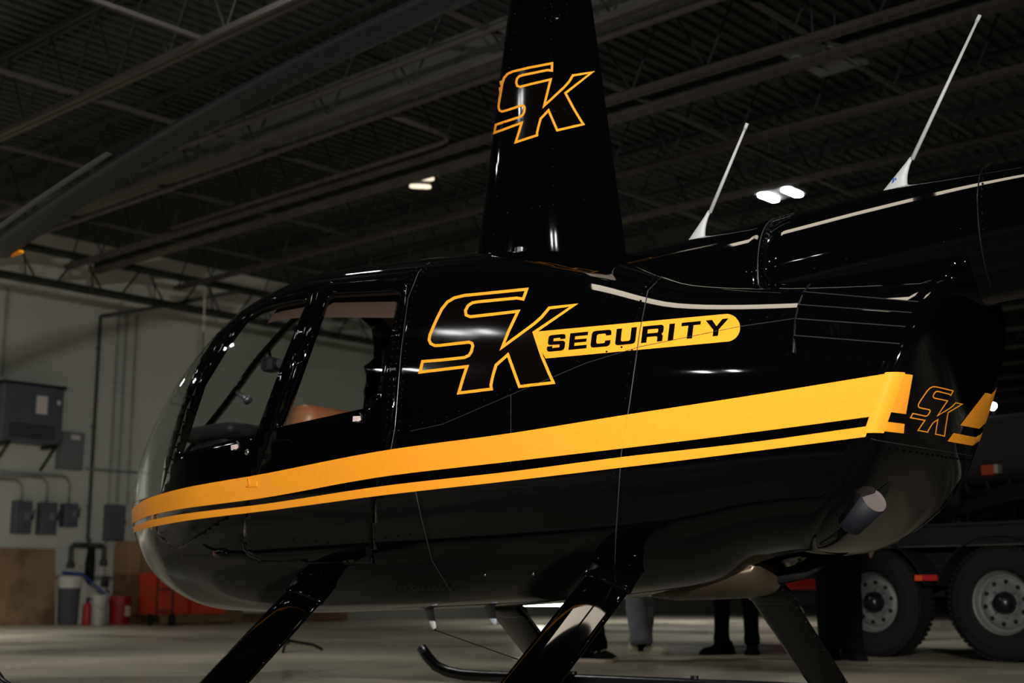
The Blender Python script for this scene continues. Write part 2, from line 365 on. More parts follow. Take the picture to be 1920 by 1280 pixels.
# extinguisher
t = tag(empty('fire_extinguisher', W2(10.40, AW-.58, 0), HANG), 'small red fire extinguisher half hidden behind the white bucket', 'extinguisher')
bm = B(); lathe(bm, [(0,0),(.055,0),(.06,.02),(.06,.27),(.03,.32),(0,.32)], 16); obj('cylinder', bm, 'redp', t, smooth=True)
bm = B(); lathe(bm, [(.02,.32),(.022,.36),(0,.36)], 10); box(bm, (.02,0,.375), (.09,.02,.02)); obj('valve_head', bm, 'satin', t)
def bucket(b, da, m, lab, h=.39, r=.14, label=False, z=0):
    t = tag(empty('bucket', W2(b, AW-da, z), HANG), lab, 'bucket')
    bm = B(); lathe(bm, [(0,0),(r*.86,0),(r*.97,h*.9),(r*1.04,h*.9),(r*1.04,h),(r*.97,h),(r*.82,.02),(0,.02)], 24); obj('body', bm, m, t, smooth=False)
    bm = B(); tube(bm, [(r*math.cos(a),-r*.9*math.sin(a)-.02,h*.86-.14*math.sin(a)) for a in [R(x) for x in range(0,181,20)]], .004, 5); obj('bail_handle', bm, 'steel', t)
    if label:
        bm = B()
        n = 8
        pr = [[bm.verts.new(((r*.99)*math.cos(a),(r*.99)*math.sin(a),z)) for a in [R(-95+60*k/n) for k in range(n+1)]] for z in (h*.30,h*.66)]
        for k in range(n): bm.faces.new((pr[0][k],pr[0][k+1],pr[1][k+1],pr[1][k]))
        obj('paper_label', bm, 'sole', t)
bucket(10.60, .52, 'whitep', 'white plastic bucket on the floor beside the red bucket', .42, .13)
bucket(10.905, .62, 'redp', 'red plastic bucket with a pale label on the floor by the wall', .40, .155, True)
# pallets, cartons and orange-red crates
def pallet(b, da, z, w, d, lab, rot=0):
    t = tag(empty('pallet', W2(b, AW-da, z), HANG+rot), lab, 'pallet')
    bm = B()
    for i in range(7): box(bm, (-w/2+w*(i+.5)/7,0,.13), (w/7*.78,d,.018))
    obj('deck_boards', bm, 'wood', t)
    bm = B()
    for y in (-d/2+.04,0,d/2-.04): box(bm, (0,y,.07), (w,.06,.10))
    obj('stringers', bm, 'wood', t)
    bm = B()
    for x in (-w/2+.06,0,w/2-.06): box(bm, (x,0,.01), (.1,d,.018))
    obj('base_boards', bm, 'wood', t)
pallet(11.80, .98, 0, 1.35, .8, 'wooden pallet under the orange-red crates')
pallet(13.9, .9, 0, 1.6, .8, 'empty wooden pallet right of the orange-red crates, under the nose of the helicopter')
def carton(b, da, z, s, m, lab, rot=0, tape=True):
    t = tag(empty('carton', W2(b, AW-da, z), HANG+rot), lab, 'box')
    bm = B(); box(bm, (0,0,s[2]/2), s, bevel=.005); obj('walls', bm, m, t)
    if tape:
        bm = B(); box(bm, (0,-s[1]/2-.002,s[2]/2), (.05,.003,s[2])); box(bm, (0,0,s[2]+.001), (.05,s[1],.002)); obj('tape', bm, 'wood', t)
    return t
carton(11.28, .30, 0, (.42,.45,.42), 'cardboard', 'brown carton on the floor by the wall, bottom of the carton stack')
carton(11.29, .30, .421, (.40,.42,.30), 'wood', 'darker brown carton in the middle of the carton stack')
carton(11.30, .30, .722, (.44,.42,.40), 'cardboard', 'pale brown carton second from the top of the stack by the wall')
carton(11.28, .30, 1.123, (.38,.40,.09), 'cardboard', 'topmost flat carton of the stack by the wall')
def crate(b, da, z, s, lab, rot=0, sticker=False):
    t = tag(empty('crate', W2(b, AW-da, z), HANG+rot), lab, 'crate', 'orange-red crates on the pallet')
    bm = B(); box(bm, (0,0,s[2]/2), s, bevel=.012); obj('body', bm, 'orange', t)
    bm = B()
    box(bm, (0,0,s[2]-.03), (s[0]+.02,s[1]+.02,.04)); obj('rim', bm, 'orange', t)
    if sticker:
        bm = B(); box(bm, (-.13,-s[1]/2-.013,s[2]*.5), (.09,.004,.14)); obj('sticker', bm, 'bluep', t)
        bm = B(); box(bm, (-.13,-s[1]/2-.016,s[2]*.62), (.07,.004,.05)); obj('sticker_top', bm, mat('sticker_yellow', (.6,.5,.05)), t)
crate(11.42, .95, .14, (.50,.55,.60), 'taller orange-red crate on the pallet, left of the stickered one')
crate(12.02, .95, .14, (.62,.55,.46), 'lower orange-red crate on the pallet with a small yellow and blue sticker', 0, True)
carton(12.75, .5, 0.0, (.5,.5,.35), 'wood', 'low brown box on the floor right of the orange-red crates')
# hand truck
t = tag(empty('hand_truck', W2(10.80, AW-1.72, 0), HANG), 'dark hand truck with a curved handle standing before the carton stack', 'hand truck')
bm = B()
for x in (-.0,.26): tube(bm, [(x,0,.05),(x,.0,.9)], .015, 6)
for z in (.2,.5,.8): tube(bm, [(0,0,z),(.26,0,z)], .012, 6)
obj('frame', bm, 'satin', t)
bm = B(); tube(bm, [(0,0,.9),(-.01,0,1.2),(-.06,0,1.3),(-.16,0,1.34),(-.24,0,1.26)], .018, 8); obj('handle', bm, 'satin', t)
bm = B(); tube(bm, [(-.24,0,1.3),(-.26,0,1.17)], .035, 8); obj('grip', bm, 'redp', t)
bm = B(); box(bm, (.13,-.12,.02), (.28,.22,.012)); obj('toe_plate', bm, 'satin', t)
for x in (-.05,.31):
    bm = B(); lathe(bm, [(0,-.02),(.065,-.02),(.08,-.012),(.08,.012),(.065,.02),(0,.02)], 20, axis='X', c=(x,.08,.08)); obj('wheel', bm, 'rubber', t, smooth=False)
# black light-stand seen under the belly
t = tag(empty('tripod_stand', (-1.76, 10.72, 0), .4), 'black tripod stand on the floor behind the front left landing leg', 'stand')
bm = B(); tube(bm, [(0,0,.06),(0,0,1.25)], .016, 8); tube(bm, [(0,0,.12),(0,0,.45)], .036, 8); obj('pole', bm, 'satin', t)
for k in range(3):
    a = R(120*k+10); bm = B(); tube(bm, [(0,0,.09),(.22*math.cos(a),.22*math.sin(a),.05),(.30*math.cos(a),.30*math.sin(a),.012)], .011, 6); obj('leg', bm, 'satin', t)
# ---------------- ceiling lamps ----------------
def highbay(loc, power, lab, rot=0, col=(1,.98,.95), lens='ledw', lit=True, w=1.0, up=0):
    t = tag(empty('ceiling_lamp', loc, rot), lab, 'lamp', 'ceiling lamps in the hangar')
    bm = B(); box(bm, (0,0,.06), (.62*w,.46,.05), bevel=.01); box(bm, (0,0,.11), (.2,.12,.06)); obj('housing', bm, 'lampbody', t)
    for y in (-.15,.15):
        bm = B(); n = 10; prof = []
        for k in range(n+1): prof.append((.20*w+.05*math.cos(R(-90+180*k/n)), .05*math.sin(R(-90+180*k/n))))
        for k in range(n+1): prof.append((-.20*w+.05*math.cos(R(90+180*k/n)), .05*math.sin(R(90+180*k/n))))
        top = [bm.verts.new((x, y+yy, .035)) for x, yy in prof]; bo = [bm.verts.new((x, y+yy, .015)) for x, yy in prof]
        bridge(bm, top, bo); bm.faces.new(bo); bm.faces.new(top)
        obj('lens', bm, lens if lit else 'lampbody', t)
    for x in (-.2,.2):
        bm = B(); tube(bm, [(x,0,.1),(x,0,ZB+.6-loc[2])], .004, 4); obj('hanger_wire', bm, 'steel', t)
    if lit:
        l = bpy.data.lights.new('ceiling_lamp_light', 'AREA'); l.shape = 'RECTANGLE'; l.size = .5*w; l.size_y = .34; l.energy = power; l.color = col; l.spread = R(104)
        o = bpy.data.objects.new('lamp_light', l); COL.objects.link(o); o.parent = t; o.location = (0,0,-.01)
        if up:
            l = bpy.data.lights.new('uplight', 'POINT'); l.energy = up; l.color = (.85,.9,1); l.shadow_soft_size = .08; o = bpy.data.objects.new('lamp_uplight', l); COL.objects.link(o); o.parent = t; o.location = (0,0,.25)  # point light added over the housing to brighten the roof deck
    return t
highbay((3.0, 14.35, 4.80), 26, 'bright twin-lens white lamp hanging under the roof between the two white aerials', HANG, lens='ledbig', w=.62)
highbay((-.99, 14.05, 4.85), .8, 'small warm lamp hanging under the roof left of the mast', R(10), (1,.85,.65), 'leddim', w=.35)
highbay((2.65, 10.65, 4.85), 0, 'unlit dark lamp under the roof at upper right', HANG, lit=False, w=1.1)
highbay((-2.15, 8.75, 5.2), 22, 'lamp above the rotor blade at the top left', HANG, up=22)  # assumed lamp, out of view, placed for the glow on the roof
# assumed unseen lamps for the rest of the hall, behind and beside the camera
for x, y, p, lb in ((-5.0,3.6,16,'left of the helicopter nose'),(-9.4,2.2,40,'far left of the helicopter'),(-6.6,-.9,16,'left behind the camera'),(-6.4,6.6,60,'left, level with the rotor'),(-9.8,9.5,140,'left, nearer the electrical wall'),(-8.4,14.2,165,'left, nearest the electrical wall'),
                (2.6,21.5,104,'far back behind the helicopter'),(-1.0,-6.0,34,'behind the camera'),(5.0,-5.0,16,'right behind the camera'),(9.5,6.0,21,'right of the tail boom'),(11.0,16.0,52,'far right beyond the trailer')):
    highbay((x, y, 4.9), p, 'ceiling lamp '+lb, HANG)
# assumed pair of long tube fixtures over the helicopter, for reflections in its cowling
def assumed_tubelight(h, lab, L_, wd):
    p = HW @ Vector(h); t = tag(empty('linear_lamp', p, -PSI), lab, 'lamp', 'long tube lamps over the helicopter')
    bm = B(); box(bm, (0,0,.06), (L_+.06,wd+.06,.08), bevel=.01)
    for x in (-L_*.4,L_*.4): tube(bm, [(x,0,.1),(x,0,5.7-4.5)], .005, 4)
    obj('housing', bm, 'lampbody', t)
    bm = B(); box(bm, (0,0,.01), (L_,wd,.02)); obj('diffuser', bm, 'ledwarm', t)
PSI = R(33); HW = Matrix.Translation((.19, 5.6, 0)) @ Matrix.Rotation(-PSI, 4, 'Z')

# ---------------- helicopter ----------------
def pc(xs,ys):
    # monotone-ish cubic hermite (catmull, PCHIP style)
    xs=np.array(xs,float);ys=np.array(ys,float);h=np.diff(xs);d=np.diff(ys)/h
    m=np.zeros(len(xs));m[0]=d[0];m[-1]=d[-1]
    for i in range(1,len(xs)-1):
        if d[i-1]*d[i]>0:
            w1=2*h[i]+h[i-1];w2=h[i]+2*h[i-1];m[i]=(w1+w2)/(w1/d[i-1]+w2/d[i])
    def f(x):
        x=np.clip(x,xs[0],xs[-1]);i=np.clip(np.searchsorted(xs,x,side='right')-1,0,len(xs)-2)
        t=(x-xs[i])/h[i]
        return (2*t**3-3*t**2+1)*ys[i]+(t**3-2*t**2+t)*h[i]*m[i]+(-2*t**3+3*t**2)*ys[i+1]+(t**3-t**2)*h[i]*m[i+1]
    return f
XN=-2.40
SE=1.512
# arc-like nose spacing: tables in a = sqrt(x-XN)
TOP=[(-2.40,.82),(-2.365,.955),(-2.275,1.09),(-2.14,1.225),(-1.95,1.395),(-1.70,1.635),(-1.35,1.853),(-1.0,1.925),(-.6,1.92),(0,1.885),(.4,1.78),(.8,1.635),(1.2,1.572),(1.6,1.54)]
BOT=[(-2.40,.82),(-2.365,.67),(-2.26,.54),(-2.08,.435),(-1.8,.375),(-1.3,.368),(-.8,.383),(-.2,.405),(.3,.435),(.7,.475),(1.2,.565),(1.6,.605)]
WID=[(-2.40,.0),(-2.37,.165),(-2.29,.263),(-2.19,.352),(-2.05,.452),(-1.8,.583),(-1.4,.665),(-1.0,.65),(-.4,.64),(.5,.63),(1.0,.61),(1.6,.578)]
WZ=[(-2.40,.80),(-2.3,.86),(-1.8,.92),(-1,.98),(0,1.0),(1.6,1.0)]
NU=[(-2.40,2.2),(-2,3.05),(-1.2,3.08),(0,2.7),(.8,3.0),(1.6,3.0)]
NL=[(-2.40,1.9),(-2,2.05),(-1.2,2.55),(0,2.6),(.7,2.7),(1.2,2.9),(1.6,3.1)]
def mk(T):
    s=[np.sqrt(p[0]-XN) for p in T];return pc(s,[p[1] for p in T])
def build():
    global fT,fB,fW,fZ,fU,fL
    fT,fB,fW,fZ,fU,fL=[mk(T) for T in (TOP,BOT,WID,WZ,NU,NL)]
build()
def shear(s): 
    t=np.clip((s-.75)/.75,0,1);return t*t*(3-2*t)
def G(z):
    t=np.asarray(z,float)-.95;return .41*t-np.where(t<0,1.3*t*t,0)
def P(s,a):
    """s station, a in [-1,1]: -1 bottom centre,0 widest,1 top centre; near side (y<0)"""
    q=np.sqrt(np.maximum(s-XN,0));T,B,W,Z,U,L=fT(q),fB(q),fW(q),fZ(q),fU(q),fL(q)
    ang=np.abs(a)*np.pi/2;up=a>=0;n=np.where(up,U,L);h=np.where(up,T-Z,Z-B)
    c,sn=np.cos(ang),np.sin(ang)
    y=-W*np.abs(c)**(2/n);z=Z+np.sign(a)*h*np.abs(sn)**(2/n)
    return np.stack([s+shear(s)*G(z),y,z],-1)
def Yside(x,z):
    """half width at side-projected point (x,z) by fixed point on s"""
    x=np.asarray(x,float);z=np.asarray(z,float);s=x.copy()
    for _ in range(30): s=x-shear(s)*G(z)
    s=np.clip(s,XN,SE)
    q=np.sqrt(np.maximum(s-XN,0));T,B,W,Z,U,L=fT(q),fB(q),fW(q),fZ(q),fU(q),fL(q)
    up=z>=Z;r=np.where(up,(z-Z)/np.maximum(T-Z,1e-6),(Z-z)/np.maximum(Z-B,1e-6));n=np.where(up,U,L)
    return W*np.maximum(1-np.clip(r,0,1)**n,0)**(1/n)
def capx(y,z):
    q=np.sqrt(SE-XN);T,B,W,Z,U,L=fT(q),fB(q),fW(q),fZ(q),fU(q),fL(q)
    n=np.where(z>=Z,U,L);h=np.where(z>=Z,T-Z,Z-B)
    r=np.clip((np.abs(y/W)**n+np.abs((z-Z)/h)**n)**(1/n),0,1)
    return SE+G(z)+.045*np.sqrt(1-r**16)+.060*(1-r*r)
# mast fairing: leading edge, trailing edge, half thickness by height
def mastgeo(z):
    t=(np.asarray(z,float)-1.8)/1.3
    return -.415+.185*t, .35-.17*t, .12-.04*t
def mastP(u,z):
    l,r,h=mastgeo(z);u=np.asarray(u,float)
    y=h*np.maximum(u,0)**.42*(1-u)**.8*1.95
    return np.stack([l+(r-l)*u,-y,np.asarray(z,float)+0*u],-1)

DATA = {
 'SK_OUT': [(1.6042,0.4395),(1.5997,0.437),(1.5952,0.4346),(1.5907,0.4323),(1.5861,0.4303),(1.5815,0.4283),(1.5769,0.4265),(1.5722,0.425),(1.5674,0.4235),(1.5627,0.4222),(1.5579,0.4212),(1.5527,0.4203),(1.5474,0.4196),(1.5421,0.419),(1.5368,0.4183),(1.5315,0.4177),(1.5261,0.4171),(1.5207,0.4164),(1.5152,0.4158),(1.5105,0.413),(1.5057,0.4103),(1.501,0.4075),(1.4966,0.3991),(1.4921,0.3909),(1.4893,0.3765),(1.4864,0.3626),(1.4848,0.3456),(1.483,0.3294),(1.4818,0.3177),(1.4806,0.3064),(1.4793,0.2953),(1.4778,0.2805),(1.4761,0.2662),(1.4761,0.2515),(1.4788,0.2415),(1.4847,0.2353),(1.4931,0.2352),(1.4983,0.2358),(1.5034,0.2364),(1.5084,0.237),(1.5135,0.2376),(1.5185,0.2381),(1.5235,0.2387),(1.5285,0.2392),(1.5334,0.2397),(1.5383,0.2403),(1.5446,0.2345),(1.5474,0.2217),(1.5468,0.212),(1.5462,0.2024),(1.5425,0.1899),(1.5355,0.1838),(1.5305,0.1833),(1.5253,0.1829),(1.5202,0.1824),(1.515,0.1819),(1.5098,0.1814),(1.5045,0.1809),(1.4992,0.1804),(1.4934,0.1802),(1.4875,0.1799),(1.4816,0.1796),(1.4756,0.1793),(1.4696,0.179),(1.4687,0.1683),(1.4678,0.1579),(1.4734,0.1585),(1.4789,0.1591),(1.4844,0.1597),(1.4898,0.1603),(1.4952,0.1609),(1.5006,0.1615),(1.506,0.1621),(1.5113,0.1627),(1.5165,0.1632),(1.5218,0.1638),(1.527,0.1643),(1.5322,0.1649),(1.5373,0.1654),(1.5424,0.1659),(1.541,0.156),(1.5397,0.1464),(1.5382,0.1369),(1.5368,0.1277),(1.5353,0.1176),(1.5339,0.1079),(1.5324,0.0984),(1.5373,0.0988),(1.5422,0.0993),(1.547,0.0997),(1.5518,0.1001),(1.5566,0.1006),(1.5614,0.101),(1.5661,0.1014),(1.5708,0.1019),(1.5755,0.1023),(1.5748,0.1089),(1.5756,0.1172),(1.5763,0.1257),(1.5771,0.1343),(1.5783,0.1436),(1.5795,0.1532),(1.5806,0.1629),(1.5843,0.1695),(1.588,0.1762),(1.5917,0.1831),(1.5953,0.1901),(1.5988,0.1972),(1.601,0.1871),(1.6031,0.1771),(1.6051,0.1674),(1.6072,0.1578),(1.6091,0.1484),(1.6111,0.1393),(1.613,0.1303),(1.6149,0.1215),(1.6167,0.1129),(1.6186,0.1045),(1.6232,0.1049),(1.6279,0.1054),(1.6325,0.1059),(1.637,0.1063),(1.6416,0.1068),(1.6461,0.1073),(1.6506,0.1078),(1.6551,0.1083),(1.6595,0.1088),(1.6575,0.1171),(1.6554,0.1255),(1.6535,0.1341),(1.6516,0.1428),(1.6497,0.1517),(1.6477,0.1607),(1.6457,0.17),(1.6437,0.1794),(1.6419,0.1893),(1.6401,0.1993),(1.6383,0.2096),(1.6365,0.2201),(1.6346,0.2308),(1.6326,0.2417),(1.6306,0.2527),(1.6286,0.2641),(1.6319,0.2708),(1.6351,0.2776),(1.6383,0.2846),(1.6415,0.2918),(1.6447,0.2991),(1.6478,0.3067),(1.6509,0.3144),(1.6539,0.3223),(1.657,0.3304),(1.66,0.3387),(1.6629,0.3472),(1.6659,0.356),(1.6688,0.3649),(1.6716,0.3742),(1.6675,0.3714),(1.6634,0.3686),(1.6592,0.3657),(1.6551,0.363),(1.6509,0.3603),(1.6467,0.3576),(1.6444,0.3446),(1.6422,0.3321),(1.6398,0.3199),(1.6367,0.3093),(1.6335,0.2991),(1.6302,0.2891),(1.6269,0.2814),(1.6237,0.274),(1.6204,0.2667),(1.617,0.2596),(1.6136,0.2526),(1.6102,0.2458),(1.6068,0.2392),(1.6033,0.2327),(1.5999,0.2263),(1.5963,0.2201),(1.5928,0.2141),(1.5892,0.2081),(1.5856,0.2023),(1.587,0.2126),(1.5883,0.2232),(1.5896,0.2341),(1.5908,0.2452),(1.592,0.2566),(1.5931,0.2683),(1.5944,0.2789),(1.5957,0.2898),(1.597,0.301),(1.5982,0.3124),(1.5993,0.3242),(1.6004,0.3363),(1.5957,0.3345),(1.5909,0.3328),(1.5862,0.3312),(1.5814,0.3297),(1.5765,0.3283),(1.5716,0.327),(1.5667,0.3258),(1.5613,0.3247),(1.5559,0.3238),(1.5504,0.3231),(1.5449,0.3224),(1.5393,0.3218),(1.5337,0.3211),(1.5246,0.3309),(1.5209,0.3557),(1.5223,0.3674),(1.5236,0.3794),(1.5297,0.3925),(1.5386,0.3955),(1.5436,0.396),(1.5486,0.3966),(1.5535,0.3971),(1.5584,0.3979),(1.5633,0.3988),(1.5681,0.4),(1.5728,0.4012),(1.5776,0.4027),(1.5823,0.4042),(1.5869,0.4059),(1.5915,0.4078),(1.5961,0.4098),(1.604,0.4062),(1.6042,0.4225)],
 'SK_IN': [(1.6084,0.4587),(1.6039,0.4557),(1.5993,0.453),(1.5946,0.4504),(1.5899,0.4479),(1.5852,0.4456),(1.5804,0.4435),(1.5756,0.4416),(1.5707,0.4398),(1.5658,0.4383),(1.5608,0.437),(1.5558,0.4359),(1.5506,0.435),(1.5453,0.4343),(1.5399,0.4337),(1.5346,0.433),(1.5292,0.4324),(1.5237,0.4317),(1.5183,0.4311),(1.5128,0.4304),(1.5077,0.4274),(1.5027,0.4243),(1.4975,0.4213),(1.4926,0.4115),(1.4877,0.402),(1.4847,0.3858),(1.4815,0.3702),(1.4799,0.3523),(1.4781,0.3351),(1.4769,0.3232),(1.4757,0.3116),(1.4744,0.3003),(1.4728,0.2847),(1.4711,0.2697),(1.4711,0.2509),(1.4755,0.2349),(1.4844,0.2258),(1.4941,0.2257),(1.4998,0.2263),(1.5054,0.2269),(1.511,0.2276),(1.5165,0.2282),(1.522,0.2288),(1.5275,0.2293),(1.5329,0.2299),(1.5383,0.2305),(1.5415,0.2276),(1.5428,0.2219),(1.5418,0.2067),(1.5391,0.1972),(1.5338,0.1924),(1.5288,0.192),(1.5238,0.1915),(1.5188,0.1911),(1.5137,0.1906),(1.5086,0.1901),(1.5035,0.1896),(1.4983,0.1891),(1.4929,0.1888),(1.4874,0.1886),(1.4819,0.1883),(1.4763,0.1881),(1.4708,0.1878),(1.4651,0.1875),(1.4644,0.1776),(1.4636,0.1678),(1.4628,0.1583),(1.4619,0.149),(1.4675,0.1496),(1.473,0.1503),(1.4784,0.1509),(1.4839,0.1515),(1.4893,0.1521),(1.4947,0.1526),(1.5,0.1532),(1.5053,0.1538),(1.5106,0.1543),(1.5158,0.1549),(1.521,0.1554),(1.5262,0.156),(1.5313,0.1565),(1.5364,0.157),(1.5351,0.148),(1.5338,0.1391),(1.5324,0.1304),(1.5312,0.1221),(1.53,0.114),(1.5288,0.1061),(1.5276,0.0984),(1.5263,0.0909),(1.5314,0.0914),(1.5365,0.0918),(1.5415,0.0923),(1.5465,0.0927),(1.5514,0.0931),(1.5563,0.0935),(1.5612,0.094),(1.5661,0.0944),(1.5709,0.0949),(1.5757,0.0953),(1.5804,0.0957),(1.5791,0.1082),(1.5798,0.1159),(1.5805,0.1239),(1.5813,0.1319),(1.5824,0.1404),(1.5835,0.1491),(1.5845,0.1579),(1.5879,0.1638),(1.5912,0.1698),(1.5944,0.1758),(1.5977,0.182),(1.5997,0.1728),(1.6016,0.1637),(1.6035,0.1547),(1.6054,0.146),(1.6072,0.1374),(1.609,0.129),(1.6108,0.1207),(1.6126,0.1126),(1.6143,0.1047),(1.6161,0.097),(1.6207,0.0974),(1.6252,0.0978),(1.6298,0.0983),(1.6343,0.0987),(1.6388,0.0992),(1.6433,0.0996),(1.6478,0.1),(1.6522,0.1005),(1.6566,0.101),(1.6609,0.1014),(1.6653,0.1019),(1.6632,0.1105),(1.661,0.1194),(1.6588,0.1285),(1.6569,0.137),(1.6551,0.1457),(1.6531,0.1546),(1.6512,0.1637),(1.6492,0.1729),(1.6472,0.1823),(1.6454,0.1928),(1.6435,0.2034),(1.6416,0.2142),(1.6397,0.2253),(1.6377,0.2366),(1.6356,0.2481),(1.6336,0.2599),(1.6368,0.2667),(1.64,0.2738),(1.6432,0.2809),(1.6464,0.2883),(1.6495,0.2958),(1.6526,0.3035),(1.6557,0.3115),(1.6587,0.3196),(1.6617,0.3279),(1.6647,0.3364),(1.6676,0.3451),(1.6705,0.3541),(1.6734,0.3634),(1.6762,0.3729),(1.679,0.3828),(1.6817,0.3933),(1.6776,0.3902),(1.6734,0.3875),(1.6693,0.3849),(1.6651,0.3824),(1.6608,0.3799),(1.6566,0.3774),(1.6523,0.3748),(1.648,0.3724),(1.6437,0.37),(1.6414,0.3555),(1.6389,0.3416),(1.6364,0.3282),(1.6334,0.3177),(1.6303,0.3076),(1.6271,0.2978),(1.6238,0.2897),(1.6205,0.2818),(1.6171,0.2741),(1.6137,0.2667),(1.6103,0.2594),(1.6069,0.2522),(1.6033,0.2452),(1.5998,0.2384),(1.5963,0.2318),(1.5927,0.2253),(1.5943,0.2378),(1.5958,0.2507),(1.5972,0.264),(1.5987,0.2755),(1.6001,0.2873),(1.6014,0.2994),(1.6027,0.3118),(1.6039,0.3246),(1.6051,0.3379),(1.6062,0.3515),(1.6018,0.3496),(1.5973,0.3478),(1.5928,0.346),(1.5883,0.3443),(1.5838,0.3428),(1.5792,0.3413),(1.5746,0.34),(1.5699,0.3387),(1.5653,0.3376),(1.56,0.3365),(1.5548,0.3356),(1.5495,0.3349),(1.5441,0.3343),(1.5387,0.3336),(1.5333,0.3329),(1.528,0.3387),(1.526,0.3525),(1.528,0.3697),(1.5327,0.3795),(1.5406,0.3821),(1.5455,0.3826),(1.5504,0.383),(1.5553,0.3837),(1.5601,0.3844),(1.5648,0.3854),(1.5696,0.3864),(1.5743,0.3876),(1.5789,0.389),(1.5836,0.3905),(1.5882,0.3921),(1.5927,0.3939),(1.5972,0.3957),(1.6027,0.3933),(1.6081,0.3909),(1.6084,0.4069),(1.6085,0.4234),(1.6086,0.4407)],
 'BAR': [(1.6321,0.26),(1.6361,0.2661),(1.6419,0.2678),(1.6475,0.2694),(1.6532,0.2711),(1.6588,0.2729),(1.6643,0.2746),(1.6698,0.2764),(1.6753,0.2781),(1.6807,0.2802),(1.6861,0.2825),(1.6914,0.2851),(1.6967,0.2879),(1.7019,0.2911),(1.707,0.2945),(1.7121,0.2981),(1.7172,0.3019),(1.7221,0.3059),(1.7271,0.3101),(1.732,0.3144),(1.7369,0.3188),(1.7417,0.3234),(1.7465,0.328),(1.7512,0.3327),(1.7559,0.3374),(1.7606,0.342),(1.7652,0.3467),(1.7698,0.3512),(1.7744,0.3555),(1.7789,0.3597),(1.7833,0.3635),(1.7876,0.3669),(1.7917,0.3701),(1.7957,0.3731),(1.7996,0.3759),(1.8035,0.3787),(1.8072,0.3814),(1.8109,0.384),(1.8145,0.3865),(1.818,0.3889),(1.8215,0.3913),(1.8249,0.3935),(1.8283,0.3957),(1.8317,0.3979),(1.835,0.3999),(1.8382,0.4019),(1.8408,0.3975),(1.8434,0.3888),(1.8458,0.3763),(1.848,0.3612),(1.8498,0.3443),(1.8512,0.3268),(1.8519,0.3096),(1.8521,0.2934),(1.8517,0.2792),(1.8507,0.2673),(1.8491,0.2582),(1.8472,0.2521),(1.8449,0.2492),(1.8414,0.248),(1.838,0.2468),(1.8345,0.2455),(1.8309,0.2442),(1.8274,0.2429),(1.8237,0.2415),(1.82,0.2401),(1.8163,0.2386),(1.8125,0.2371),(1.8086,0.2355),(1.8047,0.2339),(1.8007,0.2322),(1.7966,0.2305),(1.7924,0.2287),(1.7881,0.2269),(1.7837,0.2248),(1.7792,0.2227),(1.7745,0.2203),(1.7698,0.2178),(1.7651,0.2152),(1.7603,0.2126),(1.7554,0.21),(1.7506,0.2073),(1.7457,0.2047),(1.7407,0.2021),(1.7358,0.1996),(1.7308,0.1971),(1.7257,0.1947),(1.7206,0.1923),(1.7155,0.1902),(1.7103,0.1881),(1.7051,0.1862),(1.6998,0.1844),(1.6944,0.1827),(1.6891,0.1813),(1.6836,0.18),(1.6782,0.1789),(1.6727,0.1779),(1.6671,0.1771),(1.6615,0.1762),(1.6559,0.1754),(1.6502,0.1745),(1.6472,0.1869),(1.6441,0.1996),(1.6409,0.2125),(1.6381,0.2279),(1.6351,0.2437)],
 'FRONT_WIN': [(0.9021,0.0365),(0.911,0.0499),(0.9193,0.0646),(0.9261,0.0782),(0.9326,0.0928),(0.9386,0.1081),(0.9443,0.1243),(0.9497,0.1414),(0.9546,0.1594),(0.9591,0.1784),(0.9632,0.1985),(0.9668,0.2198),(0.9754,0.2352),(0.9836,0.2515),(0.9911,0.2687),(0.9982,0.2871),(1.0047,0.3066),(1.0107,0.3274),(1.0162,0.3497),(1.0231,0.3718),(1.0295,0.3955),(1.035,0.4213),(1.0397,0.4496),(1.0431,0.4813),(1.0635,0.4889),(1.0829,0.4982),(1.1079,0.4902),(1.1309,0.4873),(1.1484,0.4831),(1.165,0.4819),(1.1807,0.4833),(1.1959,0.4866),(1.2073,0.4666),(1.2081,0.4299),(1.2078,0.3965),(1.2067,0.3659),(1.205,0.3374),(1.2028,0.3107),(1.2002,0.2855),(1.1971,0.2618),(1.1937,0.2393),(1.19,0.218),(1.1867,0.1983),(1.1832,0.1795),(1.1795,0.1616),(1.1756,0.1446),(1.1715,0.1284),(1.1673,0.1131),(1.1629,0.0986),(1.1585,0.0849),(1.1539,0.072),(1.1492,0.06),(1.1442,0.0479),(1.1391,0.0369),(1.1229,0.0356),(1.1063,0.0346),(1.0894,0.0337),(1.0721,0.0331),(1.0547,0.0324),(1.0367,0.0319),(1.0181,0.0315),(0.9987,0.0313),(0.9779,0.0316),(0.9552,0.0324),(0.9301,0.034)],
